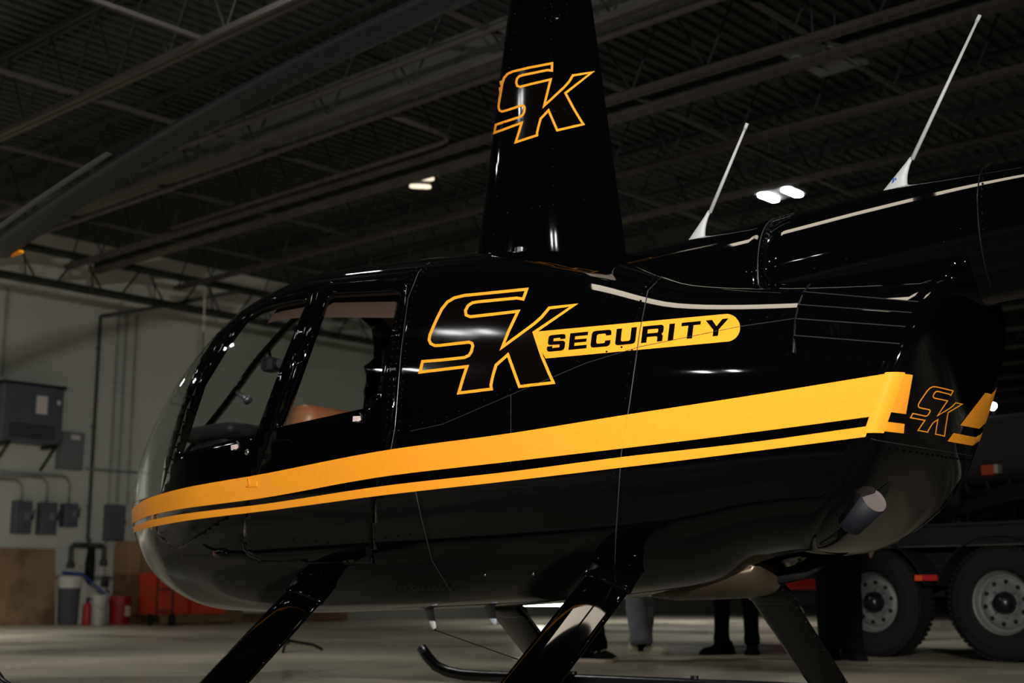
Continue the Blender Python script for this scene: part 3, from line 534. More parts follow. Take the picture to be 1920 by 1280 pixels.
 'REAR_WIN': [(1.1956,0.0446),(1.2,0.0556),(1.2043,0.0675),(1.2084,0.0803),(1.2125,0.0938),(1.2165,0.1082),(1.2203,0.1233),(1.224,0.1393),(1.2276,0.156),(1.2309,0.1736),(1.2341,0.192),(1.2371,0.2113),(1.2398,0.2316),(1.2423,0.2528),(1.2446,0.2751),(1.2465,0.2986),(1.248,0.3234),(1.2492,0.3498),(1.2498,0.3779),(1.2499,0.4081),(1.2492,0.441),(1.2475,0.4772),(1.2559,0.5015),(1.2707,0.4989),(1.2852,0.4964),(1.2994,0.4942),(1.3133,0.492),(1.3271,0.4899),(1.3405,0.4878),(1.3538,0.4859),(1.3668,0.4841),(1.3795,0.4826),(1.3921,0.4812),(1.4009,0.4551),(1.4028,0.4193),(1.4041,0.3866),(1.4047,0.3562),(1.4049,0.3279),(1.4048,0.3012),(1.4042,0.2759),(1.4034,0.252),(1.4024,0.2293),(1.4011,0.2076),(1.3996,0.1869),(1.3984,0.1677),(1.397,0.1493),(1.3955,0.1318),(1.3938,0.1151),(1.3921,0.0992),(1.3841,0.0802),(1.3667,0.0708),(1.3547,0.0685),(1.3426,0.0663),(1.3302,0.064),(1.3177,0.0619),(1.305,0.0597),(1.2921,0.0576),(1.279,0.0556),(1.2657,0.0536),(1.2521,0.0516),(1.2383,0.0498),(1.2243,0.0479),(1.2101,0.0462)],
 'FRONT_DOOR': [(0.829,-0.0316),(0.84,-0.0068),(0.85,0.0023),(0.8597,0.0095),(0.869,0.0192),(0.8779,0.0309),(0.8852,0.043),(0.8922,0.0563),(0.8988,0.0705),(0.9051,0.0858),(0.9109,0.102),(0.9163,0.1193),(0.9213,0.1375),(0.9258,0.1568),(0.9341,0.1739),(0.9419,0.1919),(0.9491,0.2109),(0.9557,0.231),(0.9616,0.2522),(0.9669,0.275),(0.9715,0.2994),(0.9803,0.3213),(0.9882,0.3452),(0.9951,0.3715),(1.0008,0.4008),(1.0051,0.4338),(1.014,0.4618),(1.0213,0.4945),(1.0259,0.5343),(1.0424,0.5373),(1.0583,0.541),(1.0734,0.5459),(1.0878,0.5525),(1.1088,0.5408),(1.1279,0.5343),(1.1456,0.5321),(1.1621,0.5334),(1.1777,0.5382),(1.1924,0.5455),(1.2067,0.5536),(1.213,0.5034),(1.2171,0.4605),(1.2196,0.4226),(1.2211,0.3883),(1.2218,0.3567),(1.2218,0.3275),(1.2213,0.3001),(1.2204,0.2744),(1.2191,0.2501),(1.2174,0.2271),(1.2154,0.2053),(1.2132,0.1847),(1.2101,0.1669),(1.2068,0.1499),(1.2033,0.1337),(1.1997,0.1183),(1.196,0.1037),(1.1921,0.0898),(1.1881,0.0767),(1.1841,0.0644),(1.1799,0.053),(1.1757,0.0424),(1.1713,0.0326),(1.1667,0.023),(1.162,0.0146),(1.1572,0.0076),(1.1524,0.0025),(1.1476,-0.0005),(1.1391,-0.015),(1.1304,-0.0347),(1.127,-0.0563),(1.1233,-0.0801),(1.1192,-0.1055),(1.0987,-0.1203),(1.0774,-0.1357),(1.0623,-0.1492),(1.0466,-0.1632),(1.0302,-0.178),(1.0131,-0.1934),(0.9949,-0.2095),(0.9751,-0.2263),(0.9532,-0.2439),(0.9286,-0.2624),(0.9008,-0.2821),(0.869,-0.303),(0.8459,-0.2731),(0.8197,-0.2438),(0.7903,-0.2148),(0.7955,-0.1654),(0.7969,-0.1183),(0.8092,-0.0875),(0.8199,-0.0586)],
 'REAR_DOOR': [(1.2172,0.5617),(1.2365,0.5839),(1.2515,0.5809),(1.2661,0.5781),(1.2805,0.5755),(1.2945,0.5732),(1.3083,0.571),(1.3218,0.5688),(1.3351,0.5668),(1.3482,0.5648),(1.361,0.5631),(1.3736,0.5616),(1.3859,0.5604),(1.398,0.5594),(1.4045,0.5111),(1.4094,0.4695),(1.4131,0.4323),(1.4161,0.3986),(1.4184,0.3674),(1.4202,0.3384),(1.4216,0.3112),(1.4227,0.2855),(1.4234,0.2611),(1.4239,0.238),(1.4242,0.2159),(1.4246,0.1949),(1.4248,0.1748),(1.4249,0.1556),(1.4248,0.1373),(1.4246,0.1198),(1.4243,0.1032),(1.4238,0.0874),(1.4233,0.0724),(1.4226,0.0584),(1.4219,0.0454),(1.4212,0.0333),(1.419,0.0227),(1.4168,0.0134),(1.4146,0.0057),(1.4123,0.0004),(1.41,-0.0085),(1.4077,-0.024),(1.4052,-0.0421),(1.4026,-0.0623),(1.3978,-0.0853),(1.3927,-0.1099),(1.3873,-0.1358),(1.3855,-0.1625),(1.3834,-0.1905),(1.3808,-0.2197),(1.3779,-0.2501),(1.3745,-0.282),(1.3705,-0.3154),(1.366,-0.3505),(1.3607,-0.3876),(1.3545,-0.427),(1.3427,-0.424),(1.3307,-0.4211),(1.3186,-0.4181),(1.3062,-0.4151),(1.2936,-0.4121),(1.2809,-0.4092),(1.268,-0.4061),(1.2548,-0.4031),(1.2414,-0.4001),(1.2278,-0.3969),(1.214,-0.3937),(1.2,-0.3905),(1.1857,-0.3874),(1.1712,-0.3842),(1.1565,-0.381),(1.1416,-0.3778),(1.1264,-0.3747),(1.1148,-0.3575),(1.1029,-0.3407),(1.1005,-0.3081),(1.0974,-0.2769),(1.1031,-0.2339),(1.1076,-0.1934),(1.1133,-0.1632),(1.1185,-0.1344),(1.1231,-0.1071),(1.1272,-0.0813),(1.1309,-0.0572),(1.1343,-0.0352),(1.143,-0.0154),(1.1514,-0.0008),(1.1565,0.0023),(1.1615,0.0075),(1.1665,0.0143),(1.1715,0.0227),(1.1764,0.0323),(1.1807,0.042),(1.1849,0.0527),(1.1891,0.0641),(1.1931,0.0764),(1.1971,0.0895),(1.201,0.1033),(1.2047,0.1179),(1.2083,0.1333),(1.2117,0.1495),(1.215,0.1664),(1.2181,0.1842),(1.2207,0.2035),(1.223,0.2238),(1.2251,0.2452),(1.227,0.2676),(1.2284,0.2913),(1.2296,0.3163),(1.2303,0.343),(1.2304,0.3714),(1.23,0.402),(1.2288,0.4352),(1.2266,0.4719),(1.223,0.5133)],
 'WS_POST': [(0.8226,-0.0241),(0.8275,0.0008),(0.8319,0.0103),(0.8361,0.0255),(0.8398,0.0449),(0.8503,0.062),(0.8601,0.0807),(0.8691,0.1006),(0.8774,0.1219),(0.8849,0.1448),(0.8915,0.1692),(0.8972,0.1955),(0.9018,0.2241),(0.9108,0.248),(0.9185,0.274),(0.9251,0.3024),(0.9301,0.334),(0.9332,0.3705),(0.9421,0.3944),(0.9494,0.4221),(0.9544,0.4553),(0.955,0.5),(0.9749,0.5007),(0.9906,0.5113),(1.0035,0.5293)],
 'SEAM_CABIN': [(1.4126,0.6945),(1.4111,0.5963),(1.4161,0.5287),(1.4181,0.4737),(1.4184,0.4264),(1.4218,0.3834),(1.4242,0.3445),(1.4259,0.3088),(1.4271,0.2756),(1.4277,0.2446),(1.428,0.2156),(1.4287,0.19),(1.4291,0.1658),(1.4292,0.143),(1.4292,0.1214),(1.429,0.1011),(1.4286,0.082),(1.4281,0.0643),(1.4275,0.0479),(1.4268,0.033),(1.4246,0.0204),(1.4224,0.0098),(1.4202,0.0019)],
 'SEAM_KEEL': [(1.4598,-0.0885),(1.4619,-0.1174),(1.4637,-0.148),(1.4651,-0.1803),(1.466,-0.2143),(1.467,-0.2525),(1.4673,-0.293),(1.4669,-0.3358),(1.4656,-0.3816),(1.4633,-0.4308),(1.4645,-0.4801),(1.4643,-0.5344),(1.4621,-0.5955),(1.4569,-0.6673)],
 'SEAM_COWL': [(1.7511,0.7517),(1.7554,0.6347),(1.7546,0.5554),(1.7577,0.4893),(1.7596,0.4326),(1.7606,0.3827),(1.761,0.338),(1.761,0.2973),(1.7611,0.2589),(1.7609,0.2235),(1.7604,0.191),(1.7597,0.1609),(1.7588,0.1332),(1.7578,0.1077),(1.7566,0.0845),(1.7554,0.0635),(1.7541,0.0447),(1.7525,0.029),(1.7509,0.0158),(1.7493,0.0056),(1.7476,0.0),(1.746,-0.0122),(1.7443,-0.031),(1.7434,-0.0536),(1.7423,-0.0789),(1.7411,-0.1065),(1.7398,-0.1361),(1.7382,-0.1675),(1.7364,-0.2007),(1.7343,-0.2357),(1.7319,-0.2725),(1.7291,-0.3114),(1.7259,-0.3525),(1.7223,-0.3994),(1.7179,-0.4498),(1.7126,-0.5047),(1.7062,-0.5656),(1.6979,-0.6353)],
 'SEAM_DIAG': [(1.4535,0.0246),(1.4668,0.0266),(1.4799,0.0286),(1.4928,0.0307),(1.5054,0.0328),(1.5172,0.0377),(1.5289,0.0428),(1.5403,0.048),(1.5516,0.0534),(1.5627,0.0589),(1.5737,0.0645),(1.5845,0.0703),(1.5951,0.0763),(1.6057,0.0824),(1.616,0.0886),(1.6262,0.0951),(1.6363,0.1018),(1.6462,0.1088),(1.656,0.116),(1.6656,0.1235),(1.6751,0.1314),(1.6845,0.1398),(1.6938,0.149),(1.7029,0.159),(1.7134,0.1682),(1.7238,0.1784),(1.734,0.1894),(1.744,0.2011),(1.7538,0.2136),(1.7634,0.2266),(1.7724,0.2357),(1.7812,0.2446),(1.7896,0.253),(1.7975,0.2611),(1.8051,0.269),(1.8123,0.2769),(1.8193,0.2847),(1.8261,0.2925),(1.8327,0.3003),(1.8391,0.3081),(1.8453,0.3158),(1.8514,0.3235),(1.8581,0.3291),(1.8646,0.3346),(1.871,0.34),(1.8773,0.3454),(1.8836,0.3507),(1.8898,0.3559)],
 'SEAM_MID': [(1.6057,0.0824),(1.606,0.0636),(1.6062,0.0464),(1.6063,0.0308),(1.6064,0.0172),(1.6064,0.0061),(1.6064,-0.0007),(1.6064,-0.0165),(1.6063,-0.0384)],
 'SEAM_NOSE': [(0.7871,-0.0487),(0.7799,-0.0933),(0.7691,-0.1409),(0.753,-0.1915)],
 'SEAM_HATCH': [(0.9052,-0.031),(0.8953,-0.0783),(0.8736,-0.1018),(0.8075,-0.1112)],
 'SEAM_HATCH2': [(1.2162,-0.0118),(1.2094,-0.0353),(1.201,-0.049),(1.1813,-0.0524),(1.1612,-0.0558)],
 'SEAM_SILL': [(1.096,-0.2767),(1.0941,-0.3102),(1.1019,-0.3466),(1.1264,-0.3747)],
 'SLOT': [(1.4598,-0.0885),(1.4759,-0.085),(1.4916,-0.0814),(1.507,-0.0779),(1.5222,-0.0743)],
 'RIV_BELLY': [(1.3689,-0.6289),(1.386,-0.6267),(1.4027,-0.6247),(1.419,-0.6228),(1.435,-0.6211),(1.4506,-0.6194),(1.466,-0.6178)],
 'RIV_CHIN': [(1.217,-0.2731),(1.2339,-0.2802),(1.2505,-0.2872),(1.2667,-0.2942),(1.2825,-0.3012),(1.2981,-0.3082),(1.3133,-0.3152),(1.33,-0.3118),(1.3463,-0.3084),(1.3624,-0.305),(1.378,-0.3016),(1.3934,-0.2983),(1.4085,-0.295),(1.4233,-0.2917),(1.4378,-0.2884),(1.4521,-0.2851)],
 'RIV_VENT': [(1.8933,0.1791),(1.8998,0.1744),(1.9064,0.1698),(1.9129,0.1651),(1.9196,0.1604),(1.9262,0.1558),(1.9329,0.1512),(1.9396,0.1467),(1.9464,0.1422),(1.9533,0.1377),(1.9603,0.1333),(1.9674,0.129),(1.9746,0.1248),(1.9818,0.1206)],
 'RIV_AFT': [(1.9811,0.1756),(1.981,0.1446),(1.9808,0.1163),(1.9805,0.0903),(1.9801,0.0669),(1.9797,0.0461),(1.9792,0.0281),(1.9783,0.0148),(1.9773,0.0047),(1.9763,-0.0004),(1.9753,-0.0103),(1.9743,-0.027),(1.9735,-0.0485),(1.9729,-0.0741),(1.9741,-0.105),(1.9756,-0.1398),(1.9773,-0.1782),(1.9792,-0.2204),(1.9812,-0.2667),(1.9833,-0.3177),(1.9856,-0.3742),(1.9877,-0.4375),(1.9895,-0.5096),(1.9904,-0.5942)],
 'V1': [(1.8864,0.5382),(1.8926,0.5268),(1.8988,0.5156),(1.905,0.5047),(1.9111,0.494),(1.9174,0.4835),(1.9236,0.4732),(1.93,0.4632),(1.9364,0.4534),(1.9429,0.4439),(1.9495,0.4347),(1.9563,0.4258),(1.9633,0.4172),(1.9705,0.409),(1.9779,0.401)],
 'V2': [(1.8887,0.4331),(1.8947,0.4261),(1.9006,0.419),(1.9066,0.412),(1.9126,0.405),(1.9186,0.398),(1.9247,0.3911),(1.9308,0.3843),(1.937,0.3775),(1.9433,0.3709),(1.9497,0.3643),(1.9563,0.3579),(1.963,0.3517),(1.9699,0.3457),(1.977,0.3398)],
 'V3': [(1.8918,0.3457),(1.898,0.3398),(1.9043,0.3338),(1.9105,0.3278),(1.9168,0.3217),(1.9231,0.3158),(1.9295,0.3098),(1.936,0.3039),(1.9426,0.2981),(1.9492,0.2923),(1.956,0.2866),(1.9629,0.2811),(1.9701,0.2757),(1.9774,0.2704)],
 'V4': [(1.8947,0.261),(1.9009,0.256),(1.9071,0.2509),(1.9133,0.2458),(1.9196,0.2408),(1.9259,0.2357),(1.9322,0.2307),(1.9386,0.2257),(1.9451,0.2207),(1.9517,0.2158),(1.9584,0.211),(1.9652,0.2063),(1.9721,0.2017),(1.9792,0.1971)],
 'V5': [(1.8982,0.184),(1.9047,0.1795),(1.9111,0.175),(1.9177,0.1705),(1.9242,0.1661),(1.9308,0.1616),(1.9374,0.1572),(1.9441,0.1529),(1.9509,0.1486),(1.9578,0.1443),(1.9647,0.1401),(1.9718,0.136),(1.979,0.132)],
 'V0': [(1.8853,0.6296),(1.8864,0.5382),(1.8887,0.4331),(1.891,0.346),(1.8931,0.2993),(1.8949,0.2572),(1.8966,0.219),(1.8982,0.184)],
 'KNOB': (1.1186,0.0129),
 'EXIT1': (1.0883,0.0215),
 'EXIT2': (1.3574,0.051),
 'NAV': (1.0333,-0.3225),
 'FUEL': (1.8444,0.8),
 'DOT1': (1.5327,-0.5442),
 'DOT2': (1.6007,-0.5592),
 'DOT3': (1.6707,-0.5699),
 'LATCH': (1.1369,-0.0388),
 'HANDLE': (1.2032,0.0194),
 'LETTERS': [('S',0,[(1.6548,0.1953),(1.6625,0.1968),(1.6701,0.1982),(1.6728,0.2014),(1.674,0.2079),(1.6741,0.2247),(1.6729,0.2303),(1.6702,0.2327),(1.6586,0.2307),(1.6585,0.2408),(1.6671,0.2431),(1.6671,0.2379),(1.6736,0.2395),(1.6736,0.2482),(1.6728,0.255),(1.6701,0.2572),(1.6625,0.2551),(1.6549,0.2529),(1.6521,0.2492),(1.6514,0.2423),(1.6515,0.2253),(1.6526,0.2187),(1.655,0.2175),(1.6671,0.2193),(1.6671,0.2096),(1.6581,0.2077),(1.6581,0.2142),(1.651,0.2127),(1.6509,0.2033),(1.6521,0.1974)]),('E',0,[(1.679,0.2),(1.6866,0.2019),(1.6941,0.2043),(1.7015,0.207),(1.7015,0.2198),(1.6938,0.2168),(1.6859,0.2141),(1.686,0.225),(1.6933,0.2277),(1.7005,0.2307),(1.7005,0.2431),(1.6932,0.2399),(1.686,0.2371),(1.6859,0.2488),(1.6937,0.252),(1.7013,0.2557),(1.7012,0.2701),(1.6939,0.2662),(1.6865,0.2628),(1.679,0.2599),(1.6791,0.239),(1.6791,0.2191)]),('C',0,[(1.7097,0.2104),(1.7178,0.2142),(1.7258,0.2183),(1.7283,0.2227),(1.7294,0.2306),(1.7293,0.2439),(1.723,0.24),(1.723,0.2338),(1.722,0.2299),(1.714,0.2257),(1.7126,0.23),(1.7125,0.2567),(1.7139,0.263),(1.7218,0.2682),(1.7229,0.2654),(1.723,0.2602),(1.7292,0.2645),(1.7291,0.2774),(1.728,0.2847),(1.7255,0.2863),(1.7176,0.2805),(1.7095,0.275),(1.707,0.2702),(1.706,0.2619),(1.7061,0.2397),(1.706,0.2185),(1.7071,0.2121)]),('U',0,[(1.7384,0.2255),(1.7464,0.2304),(1.7543,0.2353),(1.7567,0.2402),(1.7577,0.2488),(1.7575,0.2799),(1.7571,0.3133),(1.7511,0.3079),(1.7514,0.2803),(1.7516,0.2543),(1.7503,0.2477),(1.7425,0.2425),(1.7411,0.2471),(1.7409,0.2722),(1.7406,0.2987),(1.7345,0.2935),(1.7348,0.2628),(1.7349,0.2339),(1.7359,0.2272)]),('R',0,[(1.7642,0.2415),(1.7701,0.2452),(1.77,0.2698),(1.7802,0.2766),(1.7812,0.2725),(1.7813,0.2518),(1.7868,0.2548),(1.7867,0.2805),(1.7851,0.2885),(1.7865,0.2993),(1.7862,0.3234),(1.7851,0.3328),(1.7829,0.3355),(1.7766,0.3305),(1.77,0.3249),(1.7635,0.319),(1.7639,0.2917),(1.7641,0.2659)]),('R',1,[(1.7699,0.2866),(1.7753,0.2905),(1.7806,0.2942),(1.781,0.2991),(1.7808,0.3108),(1.7801,0.3142),(1.7749,0.3103),(1.7696,0.3061)]),('I',0,[(1.7921,0.2574),(1.7974,0.2601),(1.7972,0.2866),(1.7969,0.3148),(1.7964,0.345),(1.7911,0.3414),(1.7916,0.3116),(1.7919,0.2837)]),('T',0,[(1.8098,0.2659),(1.8145,0.2681),(1.8141,0.3004),(1.8135,0.3354),(1.8193,0.3388),(1.8188,0.3595),(1.8149,0.357),(1.8108,0.3544),(1.8067,0.3518),(1.8024,0.349),(1.8028,0.329),(1.8089,0.3327),(1.8094,0.298)]),('Y',0,[(1.8316,0.2755),(1.8359,0.2773),(1.8353,0.3097),(1.8372,0.3295),(1.839,0.3503),(1.8406,0.3722),(1.8359,0.3696),(1.8328,0.3285),(1.8278,0.3649),(1.8228,0.3619),(1.827,0.3339),(1.831,0.3077)])],
 'LOGO_C': [(0.766,0.744),(0.516,0.719),(0.316,0.699),(0.246,0.682),(0.196,0.652),(0.156,0.602),(0.126,0.542),(0.096,0.477),(0.071,0.417),(0.065,0.382),(0.076,0.355),(0.106,0.34),(0.146,0.342),(0.351,0.365),(0.372,0.357),(0.379,0.337),(0.369,0.297),(0.351,0.27),(0.321,0.255),(0.156,0.237),(0.018,0.226),(0.0,0.15),(0.337,0.19),(0.308,0.102),(0.278,0.0),(0.513,0.029),(0.509,0.057),(0.524,0.127),(0.546,0.2),(0.631,0.275),(0.714,0.047),(0.958,0.075),(0.931,0.132),(0.876,0.262),(0.819,0.434),(1.106,0.63),(0.928,0.61),(0.876,0.547),(0.816,0.494),(0.591,0.329),(0.636,0.442),(0.704,0.586),(0.516,0.564),(0.361,0.547),(0.331,0.559),(0.326,0.592),(0.346,0.627),(0.376,0.647),(0.416,0.654),(0.696,0.681),(0.741,0.673)],
 'MAST_OUT': [(0.5984,2.7353),(0.574,2.735),(0.5492,2.7348),(0.5243,2.7347),(0.499,2.7346),(0.4735,2.7347),(0.4476,2.7349),(0.4214,2.7352),(0.3948,2.7356),(0.3671,2.7356),(0.3389,2.7357),(0.3102,2.736),(0.2808,2.7366),(0.2506,2.7373),(0.2194,2.7384),(0.1913,2.7368),(0.1621,2.7355),(0.1282,2.725),(0.1193,2.7137),(0.1104,2.7024),(0.1077,2.6874),(0.1051,2.6725),(0.102,2.6561),(0.099,2.6398),(0.0963,2.6251),(0.0935,2.6103),(0.0977,2.5937),(0.1117,2.5821),(0.1337,2.5751),(0.1653,2.5736),(0.1964,2.5733),(0.2263,2.5734),(0.2552,2.5739),(0.2833,2.5746),(0.3109,2.5754),(0.3379,2.5765),(0.3644,2.5701),(0.3763,2.5564),(0.3725,2.5356),(0.3593,2.5217),(0.3336,2.5144),(0.3081,2.5132),(0.2821,2.5121),(0.2555,2.5113),(0.2283,2.5106),(0.2002,2.5103),(0.1648,2.5102),(0.127,2.511),(0.0846,2.5132),(0.0819,2.5011),(0.0791,2.489),(0.1146,2.4873),(0.1464,2.4868),(0.1762,2.487),(0.2046,2.4876),(0.2321,2.4885),(0.2588,2.4897),(0.2849,2.491),(0.3104,2.4926),(0.3356,2.4943),(0.3603,2.4961),(0.3542,2.4839),(0.348,2.4717),(0.3419,2.4596),(0.3359,2.4474),(0.3294,2.4355),(0.3229,2.4236),(0.3165,2.4117),(0.3397,2.413),(0.3627,2.4143),(0.3853,2.4158),(0.4077,2.4174),(0.4298,2.419),(0.4517,2.4207),(0.4735,2.4225),(0.4719,2.4311),(0.4782,2.4466),(0.4847,2.462),(0.4929,2.4786),(0.5012,2.4951),(0.5163,2.5027),(0.5314,2.5103),(0.5466,2.5179),(0.5617,2.5255),(0.5769,2.5332),(0.5859,2.5204),(0.5948,2.5077),(0.6035,2.495),(0.6121,2.4824),(0.6206,2.4697),(0.6289,2.4571),(0.6372,2.4446),(0.6452,2.432),(0.6653,2.4332),(0.6852,2.4344),(0.7051,2.4356),(0.7248,2.4369),(0.7443,2.4383),(0.7638,2.4397),(0.7831,2.4412),(0.8023,2.4427),(0.8214,2.4443),(0.8078,2.4606),(0.7972,2.4741),(0.7864,2.4877),(0.7754,2.5012),(0.7642,2.5149),(0.7545,2.5281),(0.7445,2.5414),(0.7345,2.5548),(0.7242,2.5682),(0.7138,2.5816),(0.7031,2.595),(0.7217,2.6017),(0.7402,2.6083),(0.7587,2.6151),(0.7772,2.6219),(0.7957,2.6287),(0.8143,2.6356),(0.8328,2.6425),(0.8513,2.6495),(0.8697,2.6566),(0.8882,2.6638),(0.9066,2.671),(0.8833,2.6697),(0.8597,2.6685),(0.8359,2.6675),(0.8119,2.6665),(0.7876,2.6657),(0.7713,2.6525),(0.7551,2.6394),(0.7331,2.6276),(0.7111,2.6159),(0.6939,2.6084),(0.6767,2.601),(0.6595,2.5937),(0.6423,2.5863),(0.6252,2.5791),(0.6081,2.5718),(0.5909,2.5646),(0.5738,2.5574),(0.5567,2.5502),(0.5396,2.5431),(0.5225,2.536),(0.5284,2.5492),(0.5343,2.5625),(0.5402,2.5757),(0.5462,2.5889),(0.5523,2.6022),(0.5578,2.6138),(0.5634,2.6254),(0.5691,2.637),(0.5748,2.6487),(0.5806,2.6603),(0.5532,2.6594),(0.5256,2.6587),(0.4976,2.658),(0.4693,2.6574),(0.4407,2.657),(0.4151,2.6564),(0.3892,2.6559),(0.363,2.6555),(0.3363,2.6553),(0.3091,2.6552),(0.2702,2.6653),(0.2514,2.6872),(0.2586,2.7069),(0.2828,2.7172),(0.3205,2.7185),(0.3493,2.7179),(0.3775,2.7175),(0.4052,2.7172),(0.4326,2.7171),(0.4595,2.717),(0.4861,2.7172),(0.5123,2.7174),(0.5383,2.7177),(0.564,2.7181),(0.5967,2.7135)],
 'MAST_IN': [(0.6199,2.7463),(0.5954,2.746),(0.5706,2.7457),(0.5456,2.7455),(0.5203,2.7454),(0.4947,2.7454),(0.4689,2.7455),(0.4427,2.7457),(0.4161,2.746),(0.3891,2.7465),(0.3607,2.7465),(0.3317,2.7467),(0.3021,2.7471),(0.2717,2.7477),(0.2405,2.7486),(0.2082,2.7499),(0.1756,2.7483),(0.1412,2.7472),(0.12,2.7411),(0.0975,2.7355),(0.0867,2.7234),(0.004,2.7387),(0.0725,2.6961),(0.004,2.7056),(0.0663,2.6647),(0.004,2.6703),(0.0597,2.6336),(0.0565,2.6187),(0.0633,2.5985),(0.0902,2.5781),(0.1346,2.564),(0.175,2.5622),(0.2045,2.5621),(0.2329,2.5623),(0.2605,2.5628),(0.2875,2.5635),(0.3138,2.5644),(0.3397,2.5655),(0.3499,2.563),(0.3549,2.5574),(0.352,2.5409),(0.3419,2.5304),(0.3225,2.5249),(0.2973,2.5239),(0.2716,2.5229),(0.2453,2.5222),(0.2184,2.5217),(0.1906,2.5214),(0.1601,2.5216),(0.1279,2.5223),(0.0925,2.524),(0.049,2.5284),(0.0455,2.517),(0.0044,2.5182),(0.0379,2.4942),(0.0335,2.4831),(0.0802,2.4774),(0.1148,2.4758),(0.1458,2.4754),(0.1749,2.4755),(0.2027,2.4761),(0.2296,2.477),(0.2557,2.4782),(0.2813,2.4795),(0.3063,2.4811),(0.3309,2.4827),(0.3234,2.4677),(0.316,2.4528),(0.3087,2.4394),(0.3014,2.426),(0.2942,2.4126),(0.287,2.3992),(0.3111,2.4004),(0.3349,2.4017),(0.3583,2.4031),(0.3813,2.4046),(0.4042,2.4062),(0.4267,2.4078),(0.4491,2.4096),(0.4712,2.4114),(0.4931,2.4133),(0.4905,2.4285),(0.4966,2.4431),(0.5027,2.4577),(0.5104,2.473),(0.5181,2.4883),(0.5357,2.4972),(0.5533,2.5061),(0.571,2.5151),(0.5805,2.5015),(0.59,2.488),(0.5992,2.4745),(0.6083,2.4611),(0.6173,2.4476),(0.6261,2.4343),(0.6348,2.4209),(0.6565,2.4221),(0.6782,2.4234),(0.6996,2.4248),(0.721,2.4262),(0.7422,2.4277),(0.7632,2.4292),(0.7842,2.4308),(0.8049,2.4325),(0.8256,2.4342),(0.8461,2.436),(0.8342,2.4505),(0.8222,2.4652),(0.8118,2.4785),(0.8012,2.492),(0.7904,2.5054),(0.7794,2.519),(0.7708,2.5308),(0.7621,2.5427),(0.7533,2.5546),(0.7443,2.5665),(0.7351,2.5785),(0.7258,2.5905),(0.7438,2.5972),(0.7618,2.604),(0.7797,2.6109),(0.7977,2.6177),(0.8157,2.6247),(0.8336,2.6316),(0.8516,2.6387),(0.8695,2.6458),(0.8874,2.653),(0.9053,2.6602),(0.9231,2.6675),(0.9409,2.675),(0.9585,2.6825),(0.9368,2.6813),(0.9148,2.6802),(0.8925,2.6792),(0.87,2.6784),(0.8472,2.6776),(0.8242,2.677),(0.8009,2.6764),(0.7775,2.676),(0.7592,2.6613),(0.7411,2.6467),(0.7198,2.6354),(0.6986,2.6242),(0.6803,2.6163),(0.6621,2.6084),(0.6439,2.6005),(0.6257,2.5927),(0.6076,2.5849),(0.5894,2.5772),(0.5713,2.5695),(0.5531,2.5619),(0.559,2.5739),(0.565,2.5859),(0.571,2.598),(0.5769,2.6103),(0.5829,2.6226),(0.589,2.635),(0.5951,2.6473),(0.6013,2.6597),(0.6076,2.6721),(0.5836,2.6712),(0.5595,2.6704),(0.5351,2.6697),(0.5105,2.6691),(0.4856,2.6685),(0.4605,2.6681),(0.435,2.6677),(0.4104,2.6672),(0.3854,2.6667),(0.3601,2.6664),(0.3344,2.6662),(0.3082,2.6662),(0.2875,2.6715),(0.2766,2.6846),(0.282,2.6992),(0.2983,2.7063),(0.3281,2.7075),(0.356,2.7069),(0.3834,2.7066),(0.4104,2.7063),(0.437,2.7063),(0.4632,2.7063),(0.4891,2.7064),(0.5147,2.7066),(0.54,2.707),(0.565,2.7074),(0.5905,2.7038),(0.6157,2.7003),(0.6171,2.7156),(0.6185,2.731)],
 'AFT_OUT': [(-0.1688,1.1399),(-0.2127,1.1383),(-0.254,1.1371),(-0.2891,1.136),(-0.3227,1.1351),(-0.3448,1.1323),(-0.3601,1.1266),(-0.3726,1.1163),(-0.3822,1.1035),(-0.392,1.0898),(-0.4002,1.0775),(-0.4022,1.0706),(-0.3993,1.0657),(-0.392,1.0629),(-0.3807,1.0627),(-0.3466,1.0634),(-0.3111,1.0642),(-0.3012,1.0614),(-0.2985,1.0561),(-0.3027,1.0475),(-0.3099,1.0417),(-0.3221,1.0387),(-0.3505,1.0382),(-0.378,1.0378),(-0.4196,1.038),(-0.425,1.0268),(-0.3986,1.0272),(-0.3712,1.0277),(-0.3429,1.0283),(-0.3137,1.0289),(-0.3205,1.0194),(-0.3273,1.0099),(-0.3388,0.9936),(-0.3047,0.9941),(-0.2691,0.9948),(-0.2694,0.9988),(-0.2619,1.0122),(-0.2521,1.0265),(-0.2329,1.035),(-0.2132,1.0436),(-0.2072,1.0315),(-0.2011,1.0194),(-0.1949,1.0072),(-0.1887,0.995),(-0.1491,0.9957),(-0.1074,0.9965),(-0.1142,1.0062),(-0.1228,1.0197),(-0.1313,1.0331),(-0.1377,1.0458),(-0.1439,1.0584),(-0.15,1.071),(-0.1247,1.0803),(-0.0982,1.0898),(-0.07,1.0996),(-0.0404,1.1096),(-0.0958,1.1072),(-0.1161,1.0941),(-0.1404,1.0827),(-0.1658,1.0734),(-0.1902,1.0643),(-0.2137,1.0554),(-0.2365,1.0466),(-0.2267,1.0608),(-0.2167,1.0751),(-0.2052,1.0894),(-0.1932,1.1037),(-0.224,1.1025),(-0.2536,1.1015),(-0.2818,1.1006),(-0.3091,1.0999),(-0.3222,1.1039),(-0.3242,1.1124),(-0.317,1.1207),(-0.3053,1.1254),(-0.2898,1.1266),(-0.2574,1.1274),(-0.2234,1.1283),(-0.1879,1.1294),(-0.1759,1.1278)],
